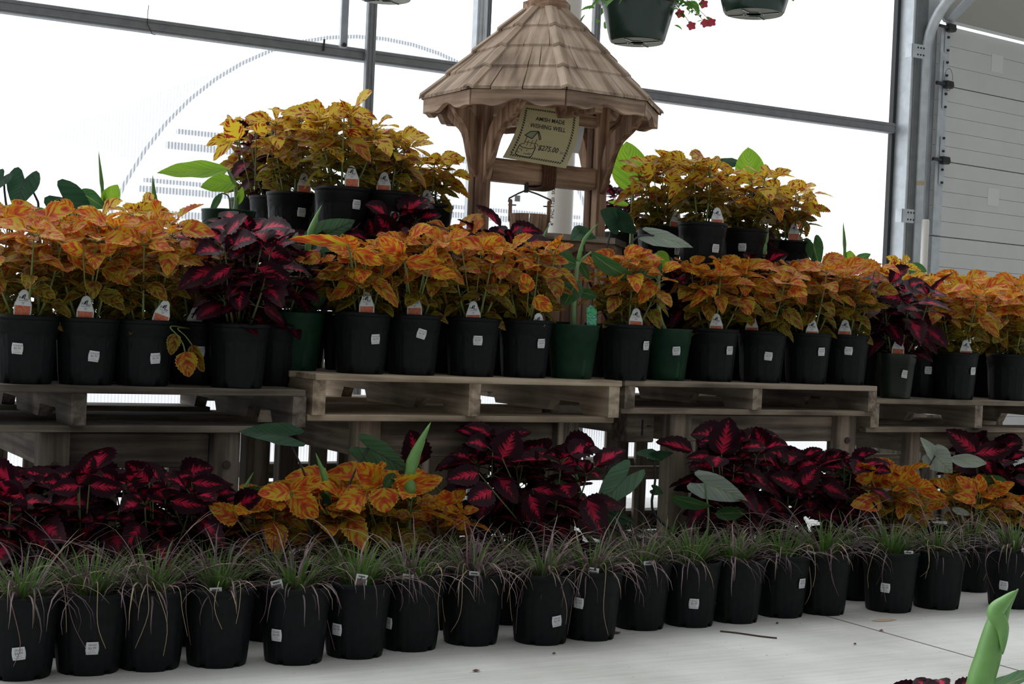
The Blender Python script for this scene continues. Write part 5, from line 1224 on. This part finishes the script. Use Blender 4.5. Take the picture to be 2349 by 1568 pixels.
leafy('potted_canna', 1313, YM, T2, 'green', 'canna in a green pot with blue picture tag, in the centre of the middle shelf', [
  dict(b=(1322, 606), t=(1268, 586), w=21, tpl='canna', tilt=30, droop=-.1), dict(b=(1325, 645), t=(1294, 692), w=26, tpl='canna', tilt=15, droop=.15, Y=YM-.05), dict(b=(1326, 668), t=(1372, 678), w=14, tpl='canna', tilt=20),
  dict(b=(1356, 578), t=(1456, 668), w=20, tpl='canna', tilt=10, droop=-.22, Y=YM-.06), dict(b=(1330, 600), t=(1352, 640), w=10, tpl='canna', tilt=10)],
  spears=[([(1325, 600), (1340, 550), (1372, 512)], .0065, None)], stalks=[([(1316, 700), (1325, 600)], .010), ([(1318, 660), (1328, 605), (1356, 578)], .006)], tg=('canna', 1357, .058, 0), group='cannas in green pots on the middle shelf', hide=False)
leafy('potted_canna', 1528, YM+.05, T3, 'green', 'canna in the second green pot of the middle shelf with a price sticker', [
  dict(b=(1500, 585), t=(1470, 640), w=34, tpl='canna', tilt=5, droop=.1), dict(b=(1510, 575), t=(1530, 615), w=18, tpl='canna', mat='lime', tilt=0), dict(b=(1440, 568), t=(1500, 585), w=10, tpl='canna', mat='canna', tilt=20)],
  stalks=[([(1512, 720), (1510, 640), (1505, 580)], .008)], stk=(1550, 804, 4), group='cannas in green pots on the middle shelf', hide=False)
leafy('potted_elephant_ear', 1405, 4.10, T2, 'black', 'elephant ear with dark purple stalks right of the wishing well, one leaf shining white', [
  dict(b=(1410, 508), t=(1376, 480), w=26, tpl='ear', frm=[(1392, 600), (1398, 545)], tilt=35, mat='eardark'), dict(b=(1420, 500), t=(1460, 535), w=24, tpl='ear', tilt=35, mat='eardark'),
  dict(b=(1500, 540), t=(1590, 562), w=20, tpl='ear', frm=[(1430, 600), (1460, 545)], tilt=20, mat='pale', Y=4.0), dict(b=(1332, 532), t=(1308, 550), w=18, tpl='ear', frm=[(1350, 640), (1340, 565)], tilt=15, mat='ear', Y=4.05), dict(b=(1332, 532), t=(1368, 545), w=16, tpl='ear', tilt=20, mat='ear', Y=4.05)],  # pale leaf: its white shine is put into the colour
  mat='ear', stmat='petiole')
leafy('potted_canna', 1240, 4.09, T2, 'black', 'canna showing only a thin rolled spear before the wishing well rim', [dict(b=(1225, 575), t=(1190, 548), w=8, tpl='canna', tilt=20)], spears=[([(1228, 590), (1240, 556), (1262, 512)], .006, None)], stalks=[([(1228, 600)], .005)])
leafy('potted_canna', 1438, 4.62, T3, 'green', 'canna behind the right well post with a very large glowing lime leaf', [
  dict(b=(1452, 440), t=(1437, 318), w=46, tpl='canna', mat='lime', tilt=8), dict(b=(1442, 470), t=(1394, 460), w=7, tpl='canna', mat='lime', tilt=20)], stalks=[([(1450, 500), (1452, 440)], .008)])
leafy('potted_canna', 1725, 4.72, T3, 'green', 'canna behind the upper right tier with a pointed glowing lime leaf', [dict(b=(1722, 425), t=(1716, 333), w=36, tpl='canna', mat='lime', tilt=5)], stalks=[([(1722, 480), (1722, 425)], .008)])
leafy('potted_elephant_ear', 1650, 4.85, T3, 'black', 'elephant ear behind the upper right tier with a flat dark leaf between two lime leaves', [
  dict(b=(1660, 372), t=(1710, 372), w=13, tpl='ear', mat='eardark', frm=[(1655, 480)], tilt=50), dict(b=(1552, 382), t=(1570, 360), w=12, tpl='ear', mat='eardark', frm=[(1580, 480)], tilt=30)], stmat='petiole')
leafy('potted_elephant_ear', 1868, 4.45, T3, 'black', 'elephant ear with a round backlit leaf right of the upper right tier', [
  dict(b=(1866, 560), t=(1880, 612), w=22, tpl='ear', mat='canna', frm=[(1860, 640), (1866, 590)], tilt=10)], spears=[([(1860, 640), (1868, 600), (1874, 575)], .004, None), ([(1748, 585), (1754, 550), (1762, 515)], .012, 4.15)], stmat='stalk')
leafy('potted_canna', 1938, 4.80, T3, 'green', 'canna against the wall right of the upper right tier, slim spear above a broad leaf', [
  dict(b=(1945, 608), t=(1950, 572), w=18, tpl='canna', mat='lime', tilt=10), dict(b=(1955, 600), t=(1998, 580), w=11, tpl='canna', tilt=20), dict(b=(1935, 592), t=(1890, 592), w=3, tpl='canna', tilt=60)],
  spears=[([(1938, 620), (1937, 560), (1934, 508)], .008, None)], stalks=[([(1940, 640)], .006)])
leafy('potted_canna', 2108, 4.48, T4, 'green', 'canna showing one green leaf before the garage door track', [dict(b=(2082, 608), t=(2126, 620), w=14, tpl='canna', mat='canna', tilt=15, frm=[(2090, 660)])])
# on the floor
leafy('potted_elephant_ear', 705, 3.66, 0, 'black', 'elephant ear on the floor with a wide flat dark leaf, left of the centre frame', [
  dict(b=(658, 1000), t=(545, 984), w=26, tpl='ear', mat='eardark', frm=[(712, 1150), (700, 1090)], tilt=30, sr=.003), dict(b=(740, 1145), t=(765, 1165), w=16, tpl='ear', mat='eardark', frm=[(730, 1170)])],
  spears=[([(752, 1180), (748, 1110), (724, 1038)], .010, None)], stmat='petiole')
leafy('potted_elephant_ear', 835, 3.68, 0, 'black', 'elephant ear on the floor with a blue green leaf behind the tallest orange coleus', [
  dict(b=(845, 1028), t=(940, 1074), w=34, tpl='ear', mat='ear', frm=[(790, 1170), (810, 1090)], tilt=25, sr=.003)], stmat='petiole')
leafy('potted_canna', 935, 3.66, 0, 'green', 'canna on the floor with a bright upright spear right of the tallest orange coleus', [dict(b=(925, 1110), t=(955, 1150), w=16, tpl='canna', tilt=20), dict(b=(905, 1085), t=(880, 1120), w=14, tpl='canna', tilt=20)],
  spears=[([(938, 1140), (945, 1060), (988, 968)], .017, 3.6)], stalks=[([(938, 1180), (940, 1130)], .007)])
leafy('potted_canna', 575, 3.72, 0, 'black', 'canna on the floor with a thin pale spear behind the small orange coleus', [dict(b=(552, 1140), t=(600, 1115), w=16, tpl='canna', tilt=20)], spears=[([(545, 1180), (556, 1130), (582, 1082)], .006, None)], stalks=[([(548, 1190)], .004)])
leafy('potted_canna', 1320, 3.70, 0, 'green', 'canna on the floor with a slim spear before the right post of the centre frame', [dict(b=(1318, 1135), t=(1268, 1100), w=14, tpl='canna', tilt=25)],
  spears=[([(1326, 1150), (1326, 1110), (1310, 1056)], .006, None)], stalks=[([(1322, 1190), (1327, 1130)], .008)])
leafy('potted_elephant_ear', 1405, 3.72, 0, 'black', 'elephant ear on the floor with two broad green leaves before the bright gap', [
  dict(b=(1435, 1095), t=(1362, 1172), w=36, tpl='ear', mat='ear', frm=[(1400, 1190), (1430, 1130)], tilt=20, sr=.003), dict(b=(1370, 1165), t=(1462, 1200), w=24, tpl='ear', mat='ear', frm=[(1390, 1200)], tilt=30)], stmat='petiole')
leafy('potted_elephant_ear', 1500, 3.78, 0, 'black', 'elephant ear on the floor with a dark upright stalk and small spread leaves', [
  dict(b=(1500, 1045), t=(1455, 1036), w=12, tpl='ear', mat='eardark', frm=[(1502, 1180), (1503, 1100)], tilt=40, sr=.004), dict(b=(1502, 1045), t=(1546, 1036), w=12, tpl='ear', mat='eardark', tilt=40), dict(b=(1500, 1122), t=(1522, 1130), w=12, tpl='ear', mat='ear')], stmat='petiole')
leafy('potted_elephant_ear', 1620, 3.66, 0, 'black', 'elephant ear on the floor with a pale silvery leaf pointing right', [
  dict(b=(1618, 1108), t=(1716, 1143), w=32, tpl='ear', mat='pale', frm=[(1625, 1190), (1622, 1145)], tilt=20, sr=.003), dict(b=(1540, 1138), t=(1632, 1172), w=16, tpl='canna', mat='canna', tilt=30, droop=-.1), dict(b=(1640, 1178), t=(1712, 1172), w=17, tpl='canna', mat='canna', tilt=20)])
leafy('potted_canna', 1925, 3.86, 0, 'black', 'canna on the floor with one green blade before the right bolted post', [dict(b=(1950, 1105), t=(1908, 1035), w=14, tpl='canna', mat='canna', tilt=20, frm=[(1945, 1160)])])
leafy('potted_elephant_ear', 2150, 3.80, 0, 'black', 'elephant ear on the floor at right with a pale grey leaf below the rightmost pallet', [
  dict(b=(2145, 1045), t=(2185, 1082), w=32, tpl='ear', mat='pale', frm=[(2112, 1150), (2128, 1080)], tilt=10, sr=.0035), dict(b=(2140, 1040), t=(2110, 998), w=14, tpl='ear', mat='pale', tilt=20), dict(b=(2180, 1050), t=(2264, 1058), w=17, tpl='canna', mat='pale', tilt=20),
  dict(b=(2240, 1105), t=(2310, 1098), w=16, tpl='canna', mat='canna', tilt=20), dict(b=(2184, 1165), t=(2226, 1178), w=9, tpl='canna', mat='pale')], stmat='petiole')
# foreground canna and dark leaf at lower right
fp = at_Z(2290, 2100, 0); 
fr = empty('potted_canna', (at_D(2262, 1568, 2.3)[0], at_D(2262, 1568, 2.3)[1], 0), 'large rolled green canna leaf rising in the lower right foreground', 'potted plant', 'foreground plants')
def fg(px, py, d=2.3): return at_D(px, py, d)-np.array(fr.location)
link('pot', PM['green'], fr); link('soil', SM['green'], fr, (0, 0, .145))
q = bez([np.array([0, 0, .145]), fg(2245, 1600), fg(2268, 1500), fg(2290, 1420), fg(2310, 1385), fg(2336, 1350)]); n = len(q)
rr = [.008]*3+[.021*max(.05, 1-((i/(n-4))**2.2)) for i in range(n-3)]
b = MB(); b.tube(q, rr, 14)
q2 = bez([fg(2300, 1500, 2.28), fg(2300, 1440, 2.28), fg(2283, 1405, 2.28), fg(2305, 1378, 2.28), fg(2330, 1355, 2.28)]); b.tube(q2, [.013*max(.06, math.sin(math.pi*(i+.3)/len(q2))) for i in range(len(q2))], 10)
b.build('rolled_leaf', M['roll'], fr, True)
LV = Leaves(); B_ = fg(2262, 1580, 2.32); T_ = fg(2400, 1552, 2.3); LV.add('canna', B_, T_-B_, (0, -.2, 1), np.linalg.norm(T_-B_), 1.0, -.15, (.2, 1)); LV.build('leaf_blade', M['Lcanna'], fr)
fr2 = empty('potted_coleus', (at_D(2165, 1600, 2.35)[0], at_D(2165, 1600, 2.35)[1], 0), 'dark red leaf tips at the bottom edge left of the foreground canna leaf', 'potted plant', 'foreground plants')
link('pot', PM['black'], fr2); link('soil', SM['black'], fr2, (0, 0, .152))
u_, v_, dep = proj(np.array(fr2.location)+[0, 0, PH]); coleus(fr2, PH, max(.03, (v_-1575)*dep/F), .04, 77, 'red', .06, 3, .5)

# loose drooping shoot over the shelf at left, part of the shaded plant
# ---------------------------------------------------------------- hanging baskets
def basket(px, py, D, rbot, label, seed, top=.20, flowers=()):
    """px,py = centre of the bottom disc"""
    p = at_D(px, py, D); e = empty('hanging_basket', p, label, 'hanging basket', 'green hanging baskets'); R_ = random.Random(seed)
    b = MB(); k = rbot/.09
    b.lathe([(r*k, z) for r, z in [(.086, 0), (.0905, .006), (.097, .03), (.112, .09), (.1205, .125), (.122, .128), (.130, .130), (.132, .144), (.127, .146), (.121, .13), (.088, .012)]], 56); b.build('pot', M['basketpot'], e, True)
    b = MB(); n = 48; ro, ri = .086*k, .022*k
    V = [(r*math.cos(2*math.pi*j/n), r*math.sin(2*math.pi*j/n), -.0005) for r in (ri, ro) for j in range(n)]; b.add(V, [(j, n+j, n+(j+1) % n, (j+1) % n) for j in range(n)], 0)
    b.add([(ri*math.cos(2*math.pi*j/n), ri*math.sin(2*math.pi*j/n), .004) for j in range(n)], [tuple(range(n))], 1)
    for a in (.5, 2.1, 3.6, 5.2):
        b.box((.055*k*math.cos(a), .055*k*math.sin(a), -.002), (.05*k, .005*k, .003), 1, rz(a))
    for j in range(16):
        a = 2*math.pi*j/16
        if j % 4: b.box((.030*k*math.cos(a), .030*k*math.sin(a), -.0015), (.003, .012*k, .003), 1, rz(a))
    b.build('base_disc', [M['basketbase'], M['basketpot']], e)
    sb = MB(); sb.lathe([(.001, .128*k), (.119*k, .122*k)], 32); sb.build('soil', M['soil'], e)
    hk = np.array([0, 0, .62]); b = MB()
    for a in (.3, 2.4, 4.5): b.tube([np.array([.128*k*math.cos(a), .128*k*math.sin(a), .138*k]), hk], .0016, 5)
    b.tube([hk, hk+[0, 0, .05], hk+[.015, 0, .065], hk+[.02, 0, .05]], .0025, 5); b.build('wire_hanger', M['darksteel'], e)
    LV = Leaves(); st = MB()
    for i in range(150):
        a = R_.uniform(0, 2*math.pi); r = R_.uniform(.4, 1.4)*.125*k; z = .15*k+R_.uniform(-.01, .10)-max(0, r-.12*k)*1.6
        LV.add('c%d' % R_.randrange(3), (r*math.cos(a), r*math.sin(a), z), (math.cos(a+R_.uniform(-1, 1)), math.sin(a+R_.uniform(-1, 1)), R_.uniform(-.7, .4)), (R_.uniform(-.3, .3), R_.uniform(-.3, .3), 1), R_.uniform(.025, .05), 1.0, .3, (R_.random(), 1))
    for (fx, fy) in flowers:
        q = at_D(fx, fy, D-.02)-p; s0 = q*np.array([.25, .25, 0])+np.array([0, 0, .16*k]); m_ = (s0+q)/2+[0, 0, .03]
        st.tube(bez([s0, m_, q]), .0012, 5)
        for t in np.linspace(.35, .95, 5):
            c = s0*(1-t)+q*t+[0, 0, .02*(1-t)]
            for s in (-1, 1): LV.add('c0', c, (R_.uniform(-1, 1), R_.uniform(-1, 1), R_.uniform(-.6, .5)), (0, 0, 1), R_.uniform(.015, .028), .75, .2, (R_.random(), 1))
        fb = MB(); nv = unit(CAM-p-q+[0, 0, -2.]); X = unit(np.cross(nv, [0, 0, 1.])); Yv = np.cross(nv, X); V = [q]; m = 30
        for j in range(m):
            a = 2*math.pi*j/m; r = .015*(1+.16*math.cos(5*a)); V.append(q+(X*math.cos(a)+Yv*math.sin(a))*r+nv*.005)
        fb.add(V, [(0, 1+j, 1+(j+1) % m) for j in range(m)]); fb.tube([q-nv*.016, q], [.0012, .004], 6); fb.build('flower', M['petal'], e, True)
    LV.build('foliage', M['Lbasket'], e)
    if st.V: st.build('trailing_stems', M['stem'], e)
    return p+hk
h1 = basket(1461, 97, 5.2, .094, 'dark green hanging basket right of the well roof, coral flowers trailing at its side', 1, flowers=[(1586, 58), (1618, 52), (1632, 50), (1560, 30), (1614, 8)])
h2 = basket(1729, 32, 4.75, .094, 'dark green hanging basket nearest the top right, only its lower half in view', 2)
h3 = basket(882, -2, 5.3, .094, 'hanging basket at the top left of which only the pale base shows', 3, flowers=[(975, -12)])
for h, lb in ((h1, 'steel pipe above the picture carrying the basket right of the well'), (h2, 'steel pipe above the picture carrying the top right basket'), (h3, 'steel pipe above the picture carrying the top left basket')):
    b = MB(); b.tube([h+[.01, -1.6, .075], h+[.01, 1.2, .075]], .012, 10); struct(b.build('ceiling_pipe', M['galv'], None, True))

# ---------------------------------------------------------------- litter on the concrete
a, c = at_Z(1652, 1447, .002), at_Z(1782, 1463, .002); b = MB(); b.tube(bez([a*0, (c-a)*.35+[0, .006, 0], (c-a)*.7+[0, -.004, 0], c-a]), .0022, 6)
tag(b.build('twig', plain('dark twig bark', (.07, .045, .035), .9), None, True, (a[0], a[1], .0024)), 'thin dark twig lying on the open concrete right of centre', 'twig')
for (px, py, s, lab) in ((1092, 1537, .012, 'small brown leaf bit on the concrete below the dark eighth grass pot'), (2022, 1445, .010, 'small red leaf bit beside the floor joint at right'), (1412, 1450, .018, 'curled brown leaf on the floor right of the pot with the high sticker'), (1783, 1428, .006, 'tiny dark crumb on the concrete below a bare black pot'), (1961, 1476, .006, 'tiny dark crumb on the concrete left of the floor joint'), (1271, 1498, .006, 'tiny soil crumb on the concrete below the pinkish grass pot')):
    p = at_Z(px, py, .003); b = MB(); m = 9; R_ = random.Random(px)
    V = [(s*R_.uniform(.6, 1)*math.cos(2*math.pi*j/m), s*.6*R_.uniform(.6, 1)*math.sin(2*math.pi*j/m), R_.uniform(0, .003)) for j in range(m)]; b.add(V+[(0, 0, .005)], [(j, (j+1) % m, m) for j in range(m)]+[tuple(range(m))[::-1]])
    tag(b.build('fallen_leaf', plain('dry leaf bit', (.10, .04, .03), .9), None, False, (p[0], p[1], .0015)), lab, 'leaf', 'leaf litter on the concrete')
p = at_Z(2028, 1421, .0012); b = MB(); m = 20; R_ = random.Random(8); b.add([(.055*R_.uniform(.7, 1)*math.cos(2*math.pi*j/m), .02*R_.uniform(.6, 1)*math.sin(2*math.pi*j/m), 0) for j in range(m)], [tuple(range(m))])
o = b.build('rust_stain', plain('rust stained concrete', (.42, .33, .22), .9, noise=.15, ns=90), fl, False, (p[0], p[1], .0012))
